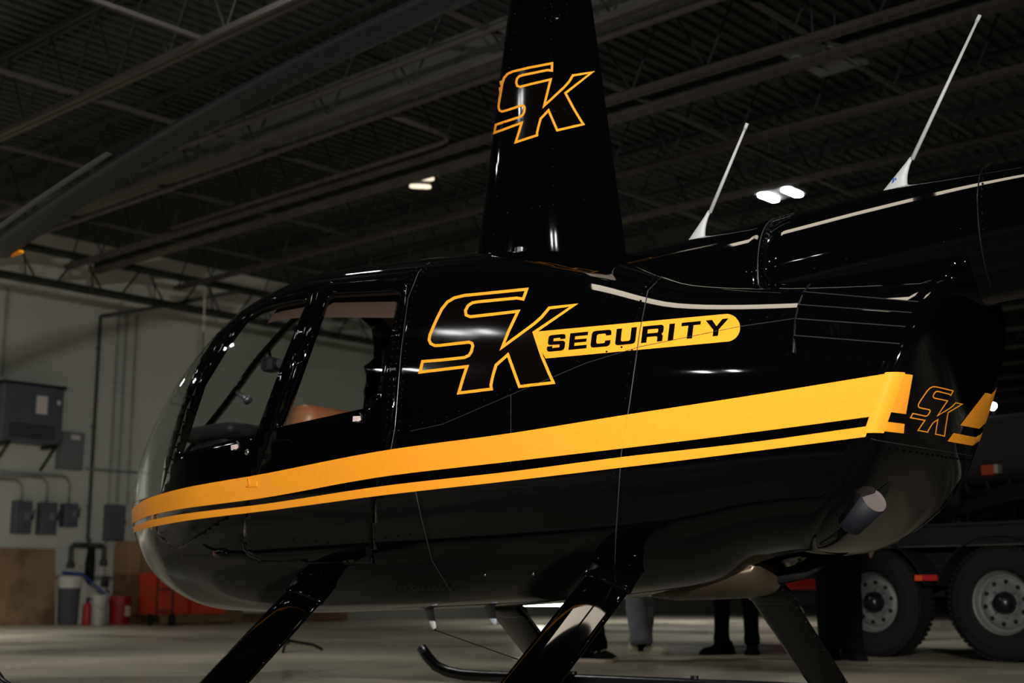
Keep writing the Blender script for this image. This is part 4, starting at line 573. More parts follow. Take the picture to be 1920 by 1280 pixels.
 'AFT_IN': [(-0.1555,1.1439),(-0.1902,1.1425),(-0.2232,1.1414),(-0.2547,1.1404),(-0.2904,1.1393),(-0.3246,1.1384),(-0.3494,1.1353),(-0.3669,1.1287),(-0.3802,1.1176),(-0.3899,1.1046),(-0.3996,1.0909),(-0.4079,1.0784),(-0.4101,1.0708),(-0.4064,1.0641),(-0.3947,1.0597),(-0.38,1.0594),(-0.3473,1.06),(-0.3133,1.0608),(-0.3091,1.0596),(-0.3075,1.0563),(-0.3111,1.0487),(-0.3169,1.0441),(-0.3254,1.042),(-0.3526,1.0415),(-0.379,1.0411),(-0.4028,1.0412),(-0.426,1.0413),(-0.4346,1.0234),(-0.4087,1.0237),(-0.3818,1.0242),(-0.3541,1.0247),(-0.3255,1.0253),(-0.3356,1.0111),(-0.3429,1.0006),(-0.3502,0.9901),(-0.3211,0.9905),(-0.2909,0.991),(-0.2597,0.9916),(-0.2601,0.9982),(-0.2528,1.0112),(-0.2434,1.0249),(-0.219,1.0355),(-0.2136,1.0245),(-0.2081,1.0135),(-0.2025,1.0025),(-0.1969,0.9915),(-0.164,0.992),(-0.1296,0.9926),(-0.0936,0.9934),(-0.1032,1.0067),(-0.1119,1.0202),(-0.1204,1.0336),(-0.1267,1.0457),(-0.1327,1.0579),(-0.1386,1.07),(-0.1152,1.0785),(-0.0907,1.0872),(-0.0648,1.0961),(-0.0376,1.1053),(-0.0095,1.1146),(-0.0579,1.1123),(-0.1034,1.1104),(-0.1259,1.0957),(-0.1491,1.0847),(-0.1744,1.0749),(-0.1988,1.0654),(-0.2224,1.056),(-0.2072,1.0742),(-0.1981,1.0853),(-0.1887,1.0964),(-0.1791,1.1077),(-0.2178,1.1062),(-0.2547,1.1048),(-0.3066,1.1033),(-0.3139,1.1055),(-0.3154,1.1119),(-0.3092,1.1189),(-0.3006,1.1224),(-0.2885,1.1233),(-0.257,1.124),(-0.2242,1.1249),(-0.1898,1.126),(-0.168,1.1229),(-0.1619,1.1334)],
 'AP1': [(-0.5656,1.1543),(-0.5408,1.1532),(-0.504,1.154),(-0.4995,1.1367),(-0.4946,1.1194),(-0.4895,1.1022),(-0.4841,1.085),(-0.4785,1.0677),(-0.4727,1.0504),(-0.4668,1.0332),(-0.5016,1.0321),(-0.5315,1.0317),(-0.5552,1.0321),(-0.5718,1.0334),(-0.5758,1.0365),(-0.5926,1.0494),(-0.592,1.0646),(-0.5628,1.0841),(-0.5576,1.1001),(-0.5851,1.1144),(-0.5807,1.1334)],
 'AP2': [(-0.5741,1.0058),(-0.5701,1.0027),(-0.5513,1.0014),(-0.5248,1.0011),(-0.4915,1.0017),(-0.4535,1.0028),(-0.4381,0.9737),(-0.4751,0.9725),(-0.5086,0.9718),(-0.537,0.9716),(-0.559,0.9721),(-0.5849,0.9721),(-0.5752,0.9765)],
 'AP3': [(0.2454,1.1849),(0.3822,1.1976),(0.7396,1.241),(0.7387,1.2183),(0.7377,1.1955),(0.7367,1.1728),(0.7358,1.15),(0.7348,1.1273),(0.7339,1.1045),(0.3559,1.0664),(0.2234,1.0567),(0.1192,1.05),(0.0314,1.0451),(0.0569,1.0639),(0.0838,1.0831),(0.1121,1.1026),(0.1421,1.1224),(0.1741,1.1427),(0.2084,1.1635)],
 'AP4': [(-0.0162,1.0135),(0.0551,1.0167),(0.1357,1.0208),(0.2297,1.0262),(0.3461,1.034),(0.717,1.0697),(0.7175,1.0361),(0.333,1.0015),(0.209,0.9939),(0.1094,0.9886),(0.0245,0.9847),(-0.0507,0.9818)],
 'ASEAM': [(-0.5776,0.9475),(-0.5662,0.9429),(-0.5357,0.9405),(-0.4916,0.9395),(-0.4383,0.9395),(-0.3795,0.9399),(-0.3163,0.9408),(-0.2481,0.942),(-0.1737,0.9437),(-0.0912,0.9461),(0.0026,0.9495),(0.1079,0.9539),(0.2386,0.9605),(0.4215,0.972)],
 'PIPE': [(-0.3898,0.7495)],
}

def maP(u, z): return mastP(u, z)
heli = empty('helicopter', (.19, 5.6, 0), -PSI)
tag(heli, 'glossy black four-seat helicopter with golden yellow stripes and SK SECURITY lettering, standing on skids', 'helicopter')

def fq(q, a):
    return P(XN+np.asarray(q, float)**2, np.asarray(a, float))
def fmast(u, z): return mastP(np.asarray(u, float), np.asarray(z, float))
def fcap(y, z):
    y = np.asarray(y, float); z = np.asarray(z, float); return np.stack([capx(y, z), y, z], -1)
def surf(fn, uv, off, flip=1):
    uv = np.asarray(uv, float); u, v = uv[:,0], uv[:,1]; h = 2e-3
    p = fn(u, v)
    if off == 0: return p
    du = fn(u+h, v)-fn(u-h, v); dv = fn(u, v+h)-fn(u, v-h)
    n = np.cross(du, dv); n /= np.maximum(np.linalg.norm(n, axis=1, keepdims=True), 1e-9)
    return p+flip*n*np.reshape(off, (-1, 1)) if np.ndim(off) else p+flip*n*off
# outward sign for each parametrisation
def outsign(fn, u, v, outward):
    a = surf(fn, [(u, v)], 1e-3)-surf(fn, [(u, v)], 0)
    return 1 if (a[0] @ np.array(outward)) > 0 else -1
SQ = outsign(fq, 1.5, 0.0, (0,-1,0)); SM = outsign(fmast, .4, 2.5, (0,-1,0)); SCP = outsign(fcap, 0, 1.0, (1,0,0))
def inside(poly, pts):
    x, y = pts[:,0], pts[:,1]; r = np.zeros(len(pts), bool); n = len(poly)
    for i in range(n):
        (x1, y1), (x2, y2) = poly[i], poly[(i+1) % n]
        if y1 == y2: continue
        c = (y1 > y) != (y2 > y); r ^= c & (x < (x2-x1)*(y-y1)/(y2-y1)+x1)
    return r
def cdt(polys, grid):
    """polygons + loose grid points -> (verts, [(tri, set(poly ids))])"""
    verts = [Vector(g) for g in grid]; edges = []
    for pl in polys:
        i0 = len(verts); n = len(pl); verts += [Vector(p) for p in pl]; edges += [(i0+i, i0+(i+1) % n) for i in range(n)]
    v, e, f, ov, oe, of = delaunay_2d_cdt(verts, edges, [], 0, 1e-5, False)
    v = [tuple(x) for x in v]; cen = np.array([[sum(v[i][0] for i in t)/3, sum(v[i][1] for i in t)/3] for t in f])
    ins = [inside([tuple(p) for p in pl], cen) for pl in polys]
    return v, [(list(t), {k for k in range(len(polys)) if ins[k][j]}) for j, t in enumerate(f)]
def mesh_from(name, fn, uv, tris, off, sgn, m, parent, mirror=False, smooth=True, solid=0):
    used = sorted({i for t in tris for i in t}); ix = {k: n for n, k in enumerate(used)}
    co = surf(fn, [uv[k] for k in used], off, sgn)
    fs = [tuple(ix[i] for i in t) for t in tris]
    if mirror: co = co*np.array([1,-1,1]); fs = [f[::-1] for f in fs]
    me = bpy.data.meshes.new(name); me.from_pydata(co.tolist(), [], fs); me.update()
    # orient outwards
    c = me.polygons[len(me.polygons)//2]; 
    o = link(name, me, parent, m, smooth)
    if solid:
        md = o.modifiers.new('skin', 'SOLIDIFY'); md.thickness = solid; md.offset = -1
    return o
def patch(name, fn, outer, holes, step, off, sgn, m, parent, mirror=False):
    us = [p[0] for p in outer]; vs = [p[1] for p in outer]
    gu = np.arange(min(us), max(us), step[0]); gv = np.arange(min(vs), max(vs), step[1])
    grid = [(u, v) for u in gu for v in gv]
    uv, fc = cdt([outer]+holes, grid)
    tr = [t for t, o in fc if 0 in o and not (o-{0})]
    # triangle winding in (u,v) is CCW; flip when the outward sign is negative
    if sgn < 0: tr = [t[::-1] for t in tr]
    return mesh_from(name, fn, uv, tr, off, sgn, m, parent, mirror)
def a_of(s, z):
    q = math.sqrt(max(s-XN, 1e-6)); T, Bo, Z, U, L = (float(f(q)) for f in (fT, fB, fZ, fU, fL))
    if z >= Z: r = min((z-Z)/max(T-Z, 1e-6), 1); return math.asin(min(r**(U/2), 1))*2/math.pi
    r = min((Z-z)/max(Z-Bo, 1e-6), 1); return -math.asin(min(r**(L/2), 1))*2/math.pi
def a_wid(q, y):
    W, U = float(fW(q)), float(fU(q)); return math.acos(min((y/max(W, y*1.01))**(U/2), 1))*2/math.pi
D = DATA
QE = math.sqrt(SE-XN)
# windshield outline (near half): foot curve, post, roof edge, centre bow
post = [p for p in D['WS_POST']]
q0 = post[0][0]
foot = [(q, a_of(XN+q*q, .885+.0*q)) for q in np.linspace(.18, q0-.03, 14)]
foot = [(q, a_of(XN+q*q, .885+(.0*q))) for q, _ in foot]
bow = [(q, a_wid(q, .02)) for q in np.linspace(1.03, .18, 44)]
post = post[:-1]
WS = foot+post+[(1.01,.60),(1.03,.70),(1.035,.85)]+bow
FW, RW, FD, RD = D['FRONT_WIN'], D['REAR_WIN'], D['FRONT_DOOR'], D['REAR_DOOR']
grid = [(q, a) for q in np.linspace(0, QE, 150) for a in np.linspace(-1, 1, 97)]
uv, fc = cdt([WS, FW, RW, FD, RD], grid)
reg = {k: [] for k in ('shell','ws','fw','rw','fd','rd')}
for t, o in fc:
    if SQ < 0: t = t[::-1]
    k = 'ws' if 0 in o else 'fw' if 1 in o else 'rw' if 2 in o else 'fd' if 3 in o else 'rd' if 4 in o else 'shell'
    reg[k].append(t)
def half(name, k, m, parent, off=0, solid=0):
    out = []
    for mir in (False, True): out.append(mesh_from(name, fq, uv, reg[k], off, SQ, m, parent, mir, True, solid))
    return out
# cabin and cowling skin: both halves and the aft cap joined in one mesh
used = sorted({i for t in reg['shell'] for i in t}); ix = {k: n for n, k in enumerate(used)}
co = surf(fq, [uv[k] for k in used], 0); bm = B()
vn = [bm.verts.new(c) for c in co.tolist()]; vf = [bm.verts.new((c[0],-c[1],c[2])) for c in co.tolist()]
for t in reg['shell']:
    try: bm.faces.new([vn[ix[i]] for i in t]); bm.faces.new([vf[ix[i]] for i in t][::-1])
    except ValueError: pass
bmesh.ops.remove_doubles(bm, verts=bm.verts, dist=2e-4)
shell = obj('body_shell', bm, 'black', heli, smooth=True, fix=False)
md = shell.modifiers.new('skin', 'SOLIDIFY'); md.thickness = .014; md.offset = -1
# aft cap, polar grid
bm = B(); prev = None
rr = list(1-np.linspace(0, 1, 16)**2*.12)+list(np.linspace(.86, .03, 14))
for r in rr:
    a = np.concatenate([np.linspace(-1, 1, 49), np.linspace(1, -1, 49)[1:-1]]); sg = np.array([1]*49+[-1]*47)
    e = P(np.full(a.shape, SE), a); y = e[:,1]*sg; z = e[:,2]
    yy = y*r; zz = 1.0+(z-1.0)*r
    rg = ring(bm, np.stack([capx(yy, zz), yy, zz], -1).tolist())
    if prev: bridge(bm, prev, rg)
    prev = rg
bm.faces.new(prev)
obj('aft_cap', bm, 'black', heli, smooth=True)
fdoor = half('front_door', 'fd', 'black', heli, .0006, .03)
rdoor = half('rear_door', 'rd', 'black', heli, .0006, .03)
for o, wn in ((fdoor, 'fw'), (rdoor, 'rw')):
    for k, mir in enumerate((False, True)): mesh_from('window_pane', fq, uv, reg[wn], -.004, SQ, 'glass', o[k], mir)
w = half('windshield_half', 'ws', 'glass', heli, -.003)

# golden stripes along z = const curves of the side
ST = dict(t=[(-2.4,.845),(-2.092,.860),(-1.754,.890),(-1.115,.944),(-.378,1.016),(.181,1.045),(.696,1.083),(1.205,1.120),(1.7,1.162)],
          m=[(-2.4,.780),(-2.04,.790),(-1.804,.805),(-1.115,.845),(-.377,.913),(.181,.939),(.694,.964),(1.2,.994),(1.7,1.03)],
          u=[(-2.4,.765),(-2.035,.773),(-1.807,.784),(-1.116,.820),(-.378,.876),(.18,.902),(.693,.934),(1.198,.958),(1.7,.995)],
          l=[(-2.4,.742),(-2.03,.745),(-1.814,.753),(-1.12,.791),(-.38,.840),(.178,.868),(.691,.897),(1.196,.929),(1.7,.965)])
STf = {k: pc([p[0] for p in v], [p[1] for p in v]) for k, v in ST.items()}
def s_end(z): return SE
def stripe(kt, kb, rows, mirror):
    bm = B(); prev = None
    ss = XN+np.linspace(.06, QE, 110)**2
    for s in ss:
        x = s; zt, zb = float(STf[kt](x+float(shear(s))*.085)), float(STf[kb](x+float(shear(s))*.02))
        uvs = [(math.sqrt(s-XN), a_of(s, zb+(zt-zb)*j/rows)) for j in range(rows+1)]
        c = surf(fq, uvs, .0026, SQ)
        if mirror: c = c*np.array([1,-1,1])
        rg = ring(bm, c.tolist())
        if prev: bridge(bm, prev, rg, closed=False)
        prev = rg
    return obj('stripe', bm, 'yellow', heli, smooth=True, fix=False)
for mir in (False, True):
    stripe('t', 'm', 5, mir); stripe('u', 'l', 2, mir)
# rim band where the stripes turn the cowling corner
for sg in (-1, 1):
    bm = B(); prev = None
    for z in np.linspace(.965, 1.157, 14):
        e0 = P(np.array([SE-.010]), np.array([a_of(SE-.010, z)]))[0]; e = P(np.array([SE]), np.array([a_of(SE, z)]))[0]; ye = abs(e[1]); pts = [(e0[0], abs(e0[1])*sg+.003*sg, z), (e[0], (ye+.003)*sg, z)]
        for t in (.02,.08,.18,.32,.5,.7,.9):
            y = ye*(1-.060*t*t*1.2); pts.append((float(capx(np.array(y), np.array(z)))+.0022, (y+.0022*(1-t))*sg, z))
        rg = ring(bm, pts)
        if prev: bridge(bm, prev, rg, closed=False)
        prev = rg
    obj('stripe', bm, 'yellow', heli, smooth=True, fix=True)
D['AP1'] = [(max(y, -.55), z) for y, z in D['AP1']]; D['AP2'] = [(max(y, -.55), z) for y, z in D['AP2']]
for k_ in ('AP3','AP4'): D[k_] = [(min(y, .51), z) for y, z in D[k_]]
for k in ('AP1','AP2','AP3','AP4'): patch('stripe', fcap, D[k], [], (.03,.03), .0016, SCP, 'yellow', heli)
# SK emblem with the SECURITY bar
def emblem(parent, fn, out, inn, step, off, sgn, mirror=False):
    ar = lambda p: abs(sum(p[i-1][0]*p[i][1]-p[i][0]*p[i-1][1] for i in range(len(p))))
    if ar(out) < ar(inn): out, inn = inn, out
    o = patch('emblem', fn, out, [inn], step, off, sgn, 'yellow', parent, mirror)
    patch('emblem_fill', fn, inn, [], step, off-.0004, sgn, 'inner', o if parent is heli else parent, mirror)
    return o
em = emblem(heli, fq, D['SK_OUT'], D['SK_IN'], (.012,.02), .0018, SQ)
bar = patch('security_bar', fq, D['BAR'], [], (.012,.02), .0012, SQ, 'yellow', heli)
holes = {}
for i, (ch, k, pl) in enumerate(D['LETTERS']):
    if k == 1: continue
    hs = [p for c2, k2, p in D['LETTERS'] if c2 == ch and k2 == 1]
    o = patch('letter', fq, pl, hs, (.02,.03), .0017, SQ, 'inner', bar); o['label'] = 'black letter '+ch
emblem(heli, fcap, D['AFT_OUT'], D['AFT_IN'], (.03,.03), .0016, SCP)

# panel seams and rivets
def seam(name, pts, r=.0014, off=.0008, parent=heli, m='seam', fn=fq, sgn=None, rows=(.018,), rstep=.032, mirror=True, rr=.0044):
    sgn = SQ if sgn is None else sgn
    for mir in ((False, True) if mirror else (False,)):
        c = surf(fn, pts, off, sgn)
        if mir: c = c*np.array([1,-1,1])
        bm = B(); tube(bm, c.tolist(), r, 5); o = obj(name, bm, m, parent)
    return rivets(pts, rows, rstep, fn, sgn, parent, mirror, rr)
def rivets(pts, rows, rstep, fn, sgn, parent, mirror=True, rr=.0044, jit=.0):
    if not rows: return
    pts = np.array(pts, float); c = fn(pts[:,0], pts[:,1])
    d = np.concatenate([[0], np.cumsum(np.linalg.norm(np.diff(c, axis=0), axis=1))])
    for mir in ((False, True) if mirror else (False,)):
        bm = B()
        for ro in rows:
            n = int(d[-1]/rstep)
            for k in range(n+1):
                t = (k+.5*(ro != rows[0]))*rstep
                if t > d[-1]: continue
                q = np.interp(t, d, pts[:,0]); a = np.interp(t, d, pts[:,1])
                if fn is fq:
                    c_ = fq(q, a); x_, z_ = float(c_[0]), float(c_[2])
                    if float(STf['l'](x_))-.012 < z_ < float(STf['t'](x_))+.012 or inside(D['BAR'], np.array([[q, a]]))[0] or inside(D['SK_OUT'], np.array([[q, a]]))[0] or inside(D['SK_IN'], np.array([[q, a]]))[0]: continue
                q2 = np.interp(t+.01, d, pts[:,0]); a2 = np.interp(t+.01, d, pts[:,1]); q1 = np.interp(t-.01, d, pts[:,0]); a1 = np.interp(t-.01, d, pts[:,1])
                p0 = surf(fn, [(q, a)], 0)[0]; nn = surf(fn, [(q, a)], 1.0, sgn)[0]-p0
                tt = fn(q2, a2)-fn(q1, a1); tt = tt/max(np.linalg.norm(tt), 1e-9); side = np.cross(nn, tt); c0 = p0+side*ro
                x = side; y = tt; prevr = None
                for rad, h in ((1,0.0),(.8,.45),(.4,.75)):
                    rg = [c0+(x*math.cos(g)+y*math.sin(g))*rr*rad+nn*(rr*h+.0008) for g in [math.pi*2*j/7 for j in range(7)]]
                    if mir: rg = [g*np.array([1,-1,1]) for g in rg]
                    rg = ring(bm, [g.tolist() for g in rg])
                    if prevr: bridge(bm, prevr, rg)
                    prevr = rg
                bm.faces.new(prevr)
        if len(bm.verts): obj('rivet_row', bm, 'black', parent, smooth=True)['kind'] = 'stuff'
seam('panel_seam', D['SEAM_CABIN'], rows=(.02,-.02,-.045))
seam('panel_seam', D['SEAM_KEEL'], rows=(.016,), rstep=.05)
seam('panel_seam', D['SEAM_COWL'], r=.002, rows=(-.02,), rstep=.045)
seam('panel_seam', D['SEAM_DIAG'], rows=(.02,), rstep=.06)
seam('panel_seam', D['SEAM_MID'], rows=(-.015,), rstep=.07)
seam('panel_seam', D['SEAM_NOSE'], rows=(.012,-.012), rstep=.025, m='yellow')
seam('panel_seam', D['SEAM_HATCH'], rows=())
seam('panel_seam', D['SEAM_HATCH2'], rows=())
seam('panel_seam', D['SEAM_SILL'], rows=())
rivets(D['RIV_BELLY'], (0,), .03, fq, SQ, heli); rivets(D['RIV_CHIN'], (0,), .06, fq, SQ, heli)
rivets(D['RIV_VENT'], (0,), .07, fq, SQ, heli); rivets(D['RIV_AFT'], (0,), .12, fq, SQ, heli)
patchrv = [(x, z) for x, z in D['ASEAM']]
seam('panel_seam', D['ASEAM'], fn=fcap, sgn=SCP, rows=(-.02 ,), rstep=.05, mirror=False)
# windshield lower retaining strip rivets and post rivets
rivets([(p[0], p[1]-.03) for p in foot[3:]], (0,), .035, fq, SQ, heli)
rivets([(p[0]+.035, p[1]) for p in post[2:]], (0,), .06, fq, SQ, heli)
bpost = [(q, a) for q, a in [(1.147,.80),(1.138,.72),(1.125,.6),(1.11,.45),(1.105,.3),(1.115,.18)]]
for (q, a, nm) in ((*D['DOT1'],0),(*D['DOT2'],0),(*D['DOT3'],0)):
    p0 = surf(fq, [(q,a)], .002, SQ)[0]
    bm = B(); bmesh.ops.create_uvsphere(bm, u_segments=10, v_segments=6, radius=.006, matrix=Matrix.Translation(p0)); obj('screw_head', bm, 'chrome', heli, smooth=True)
# cooling louvres on the side behind the cowling seam
def resamp(pts, n):
    pts = np.array(pts, float); t = np.linspace(0, 1, len(pts)); k = np.linspace(0, 1, n); return np.stack([np.interp(k, t, pts[:,0]), np.interp(k, t, pts[:,1])], -1)
for mir in (False, True):
    for i in range(1, 5):
        up, lo = resamp(D['V%d'%i], 18), resamp(D['V%d'%(i+1)], 18)
        bm = B(); prev = None
        for j, (t, off) in enumerate([(0,.001),(.02,.008),(.05,.012),(.09,.0145),(.14,.015),(.98,.002),(1,.001)]):
            c = surf(fq, up+(lo-up)*t, off, SQ)
            if mir: c = c*np.array([1,-1,1])
            rg = ring(bm, c.tolist())
            if prev: bridge(bm, prev, rg, closed=False)
            prev = rg
        lv = obj('louvre', bm, 'black', heli, smooth=False, fix=False)
        c = surf(fq, up+(lo-up)*.07, .0145, SQ)
        if mir: c = c*np.array([1,-1,1])
        bm = B(); tube(bm, c.tolist(), .0016, 5); obj('louvre_lip', bm, 'seam', lv)  # grey lip, lighter than the paint to draw light caught on the ledge
    c = surf(fq, D['V0'], .01, SQ)
    if mir: c = c*np.array([1,-1,1])
    bm = B(); tube(bm, c.tolist(), .004, 6); obj('louvre_frame', bm, 'satin', heli)
# door furniture
def at(pt, off=0.0): return Vector(surf(fq, [pt], off, SQ)[0])
def frame(pt):
    q, a = pt; n = (at(pt, 1.0)-at(pt)).normalized(); t = (at((q+.01, a))-at((q-.01, a))).normalized(); u = n.cross(t)
    if u.z < 0: u = -u
    return Matrix([[t.x,u.x,n.x,0],[t.y,u.y,n.y,0],[t.z,u.z,n.z,0],[0,0,0,1]])
for k, dr in (('EXIT1', fdoor[0]), ('EXIT2', rdoor[0])):
    F_ = frame(D[k]); p0 = at(D[k], .003)
    bm = B(); box(bm, p0, (.040,.021,.002), F_)
    L = {'E': [(0,0,0,1),(0,0,1,0),(0,.5,.8,.5),(0,1,1,1)], 'X': [(0,0,1,1),(0,1,1,0)], 'I': [(.5,0,.5,1)], 'T': [(.5,0,.5,1),(0,1,1,1)]}
    for n_, ch in enumerate('EXIT'):
        for x0, y0, x1, y1 in L[ch]:
            tube(bm, [p0+F_.to_3x3() @ Vector((-.0155+.0085*n_+.006*x, -.0055+.011*y, .0014)) for x, y in ((x0,y0),(x1,y1))], .0007, 4, mi=1)
    o = obj('exit_placard', bm, ['placard','red'], dr, fix=True); o['label'] = 'white placard reading EXIT in red'
    bm = B(); b0 = p0+F_.to_3x3() @ Vector((.030,.006,.004))
    tube(bm, [b0+F_.to_3x3() @ Vector(v) for v in ((-.004,.016,.012),(0,.004,.004),(.004,-.012,.004),(-.012,-.022,.006),(-.026,-.020,.010))], .0035, 6)
    obj('door_latch', bm, 'chrome', dr)
F_ = frame(D['KNOB']); bm = B(); bmesh.ops.create_uvsphere(bm, u_segments=16, v_segments=8, radius=.011, matrix=Matrix.Translation(at(D['KNOB'], .002)) @ F_ @ Matrix.Diagonal((1,1.3,.4,1)))
obj('door_lock', bm, 'chrome', fdoor[0], smooth=True)
F_ = frame(D['NAV']); bm = B(); bmesh.ops.create_uvsphere(bm, u_segments=20, v_segments=10, radius=.042, matrix=Matrix.Translation(at(D['NAV'], .0)) @ F_ @ Matrix.Diagonal((1.0,.5,.6,1)))
nv = obj('navigation_light', bm, 'black', heli, smooth=True)
bm = B(); bmesh.ops.create_uvsphere(bm, u_segments=14, v_segments=8, radius=.014, matrix=Matrix.Translation(at(D['NAV'], .006)+F_.to_3x3() @ Vector((-.034,0,0))) @ F_ @ Matrix.Diagonal((.6,1.0,.8,1))); obj('red_lens', bm, 'navred', nv, smooth=True)
F_ = frame(D['LATCH']); bm = B(); box(bm, at(D['LATCH'], .004), (.05,.022,.008), F_, bevel=.002); tube(bm, [at(D['LATCH'], .010)+F_.to_3x3() @ Vector((x,y,0)) for x, y in ((-.02,.03),(-.012,0),(-.028,-.006))], .003, 5); obj('door_hinge', bm, 'yellow', rdoor[0])
F_ = frame(D['HANDLE']); bm = B(); hp = at(D['HANDLE'], .003)
tube(bm, [hp+F_.to_3x3() @ Vector(v) for v in ((-.05,.0,0),(-.045,.012,.002),(.04,.012,.002),(.048,0,0),(.046,-.05,0))], .0022, 6); obj('door_handle', bm, 'black', rdoor[0])

# tail fairing and tail boom
ztop = pc([.1,.3,.64,1.0,1.45,1.95,6.4], [1.80,1.835,1.855,1.885,1.930,1.965,2.02])
rad = pc([.1,.3,.7,1.2,1.9,6.4], [.20,.24,.262,.262,.246,.095])
def boom(name, x0, x1, n, grow=0.0):
    bm = B(); prev = None; first = None
    for x in np.linspace(x0, x1, n):
        r = float(rad(x))+grow; zc = float(ztop(x))-float(rad(x))
        rg = ring(bm, [(x, r*math.sin(t)*.98, zc+r*math.cos(t)) for t in [2*math.pi*k/56 for k in range(56)]])
        if prev: bridge(bm, prev, rg)
        else: first = rg
        prev = rg
    bm.faces.new(first); bm.faces.new(prev)
    return obj(name, bm, 'black', heli, smooth=True)
tf = boom('tail_fairing', .12, 1.03, 20, .0012)
tb = boom('tail_boom', 1.03, 6.4, 60)
def fboom(x, t):
    x = np.asarray(x, float); t = np.asarray(t, float); r = rad(x); zc = ztop(x)-r
    return np.stack([x+0*t, -r*np.sin(t)*.98, zc+r*np.cos(t)], -1)
SB = outsign(fboom, 1.5, math.pi/2, (0,-1,0))
for x0, m_ in ((1.03,'seam'),(1.83,'satin'),(2.7,'satin')):
    pts = [(x0, t) for t in np.linspace(.02, 2.6, 30)]
    seam('panel_seam', pts, r=.0022, off=.001, parent=tb, fn=fboom, sgn=SB, m=m_, rows=(.014,), rstep=.03, rr=.0042)
bm = B(); bx = fboom(np.array([1.0]), np.array([1.75]))[0]; bx = [float(v) for v in bx]; lathe(bm, [(0,-.001),(.014,-.001),(.013,.006),(.006,.006),(.005,.009),(0,.009)], 16, axis='Y', c=(bx[0],bx[1],bx[2]))
for v in bm.verts: v.co.y = bx[1]-(v.co.y-bx[1])
obj('fastener', bm, 'steel', tf, smooth=False)
seam('panel_seam', [(x, t) for x, t in ((1.04,.25),(1.12,.32),(1.12,.55),(1.05,.62))], parent=tb, fn=fboom, sgn=SB, rows=(.0,), rstep=.02, off=.003)
rivets([(x, 1.95+.25*math.sin(x*9)) for x in np.linspace(1.25, 1.8, 10)], (0,.05), .07, fboom, SB, tb, rr=.004)

# mast fairing (streamlined tower)
bm = B(); prev = None; first = None
for z in np.linspace(1.70, 3.13, 40):
    u = (1-np.cos(np.linspace(0, math.pi, 40)))/2
    a = fmast(u, np.full(u.shape, z)); b = a[::-1][1:-1]*np.array([1,-1,1])
    rg = ring(bm, np.concatenate([a, b]).tolist())
    if prev: bridge(bm, prev, rg)
    else: first = rg
    prev = rg
bm.faces.new(prev); bm.faces.new(first)
mf = obj('mast_fairing', bm, 'black', heli, smooth=True)
emblem(mf, fmast, D['MAST_OUT'], D['MAST_IN'], (.03,.03), .0016, SM)
for u in (.17, .60): rivets([(u, z) for z in np.linspace(1.92, 3.05, 8)], (0,), .085, fmast, SM, mf, rr=.0035)
for z0, us in ((2.08, (.27,.45,.51,.80,.87)), (2.50, (.30,.34,.62,.70,.84))):
    for u in us: rivets([(u, z0+.02*u), (u+.004, z0+.02*u)], (0,), .05, fmast, SM, mf, rr=.005)
pl = [(.50,2.98),(.50,3.12),(.93,3.12),(.93,2.93),(.82,2.90)]
patch('access_plate', fmast, pl, [], (.05,.04), .002, SM, 'black', mf)
for z in np.linspace(2.96, 3.1, 4): rivets([(.54,z),(.9,z)], (0,), .035, fmast, SM, mf, rr=.003)
bm = B(); lathe(bm, [(0,0),(.034,0),(.034,.012),(.026,.016),(.026,.045),(.012,.05),(0,.05)], 20, c=(-.06,-.19,1.845)); obj('fuel_cap', bm, 'chrome', heli, smooth=False)
# rotor head and blades
bm = B(); lathe(bm, [(0,3.10),(.035,3.10),(.035,3.26),(.07,3.27),(.07,3.33),(.03,3.36),(0,3.36)], 20); rh = obj('rotor_head', bm, 'satin', heli, smooth=False)
def blade(az, tab):
    c_, s_ = math.cos(az), math.sin(az)   # direction from hub: (-cos, +sin)
    def zc(r): return 3.275-.0205*r*r
    bm = B(); prev = None
    for r in np.concatenate([[.12,.3,.42], np.linspace(.5, 5.03, 40)]):
        ch, th = (.10,.06) if r < .25 else ((.16,.045) if r < .4 else (.254,.03))
        prof = [(-.30,0),(-.27,.42),(-.2,.62),(-.05,.75),(.15,.62),(.4,.35),(.70,.0),(.4,-.3),(.15,-.5),(-.05,-.6),(-.2,-.55),(-.27,-.4)]
        pts = []
        for u, w in prof:
            lat = u*ch; zz = w*th*.9
            lat2 = lat*math.cos(.10)-zz*math.sin(.10); zz2 = lat*math.sin(.10)+zz*math.cos(.10)
            pts.append((-r*c_+lat2*s_*tab, r*s_+lat2*c_*tab, zc(r)+zz2*-tab*(-1)))
        rg = ring(bm, pts)
        if prev: bridge(bm, prev, rg)
        else: bm.faces.new(rg)
        prev = rg
    bm.faces.new(prev)
    o = obj('rotor_blade', bm, 'blade', heli, smooth=True)
    # trim strip along the trailing edge, outboard
    bm = B(); prev = None
    for r in np.linspace(3.35, 5.0, 24):
        pts = []
        for lat, dz in ((.172,.0),(.172,-.0022),(.215,-.0022),(.215,.0)):
            pts.append((-r*c_+lat*s_*tab, r*s_+lat*c_*tab, zc(r)+dz+lat*math.sin(.1)+.001))
        rg = ring(bm, pts)
        if prev: bridge(bm, prev, rg)
        else: bm.faces.new(rg)
        prev = rg
    bm.faces.new(prev); obj('trim_strip', bm, 'bladestrip', o)
    bm = B(); lat = -.30*.254
    box(bm, (-4.955*c_+lat*s_*tab, 4.955*s_+lat*c_*tab, zc(4.955)-.003), (.15,.045,.024), Matrix.Rotation(math.pi-az,4,'Z') @ Matrix.Rotation(0,4,'X'), bevel=.004); obj('tip_stripe', bm, 'yellow', o)
    return o
blade(R(9.0), -1); blade(R(189.0), -1)

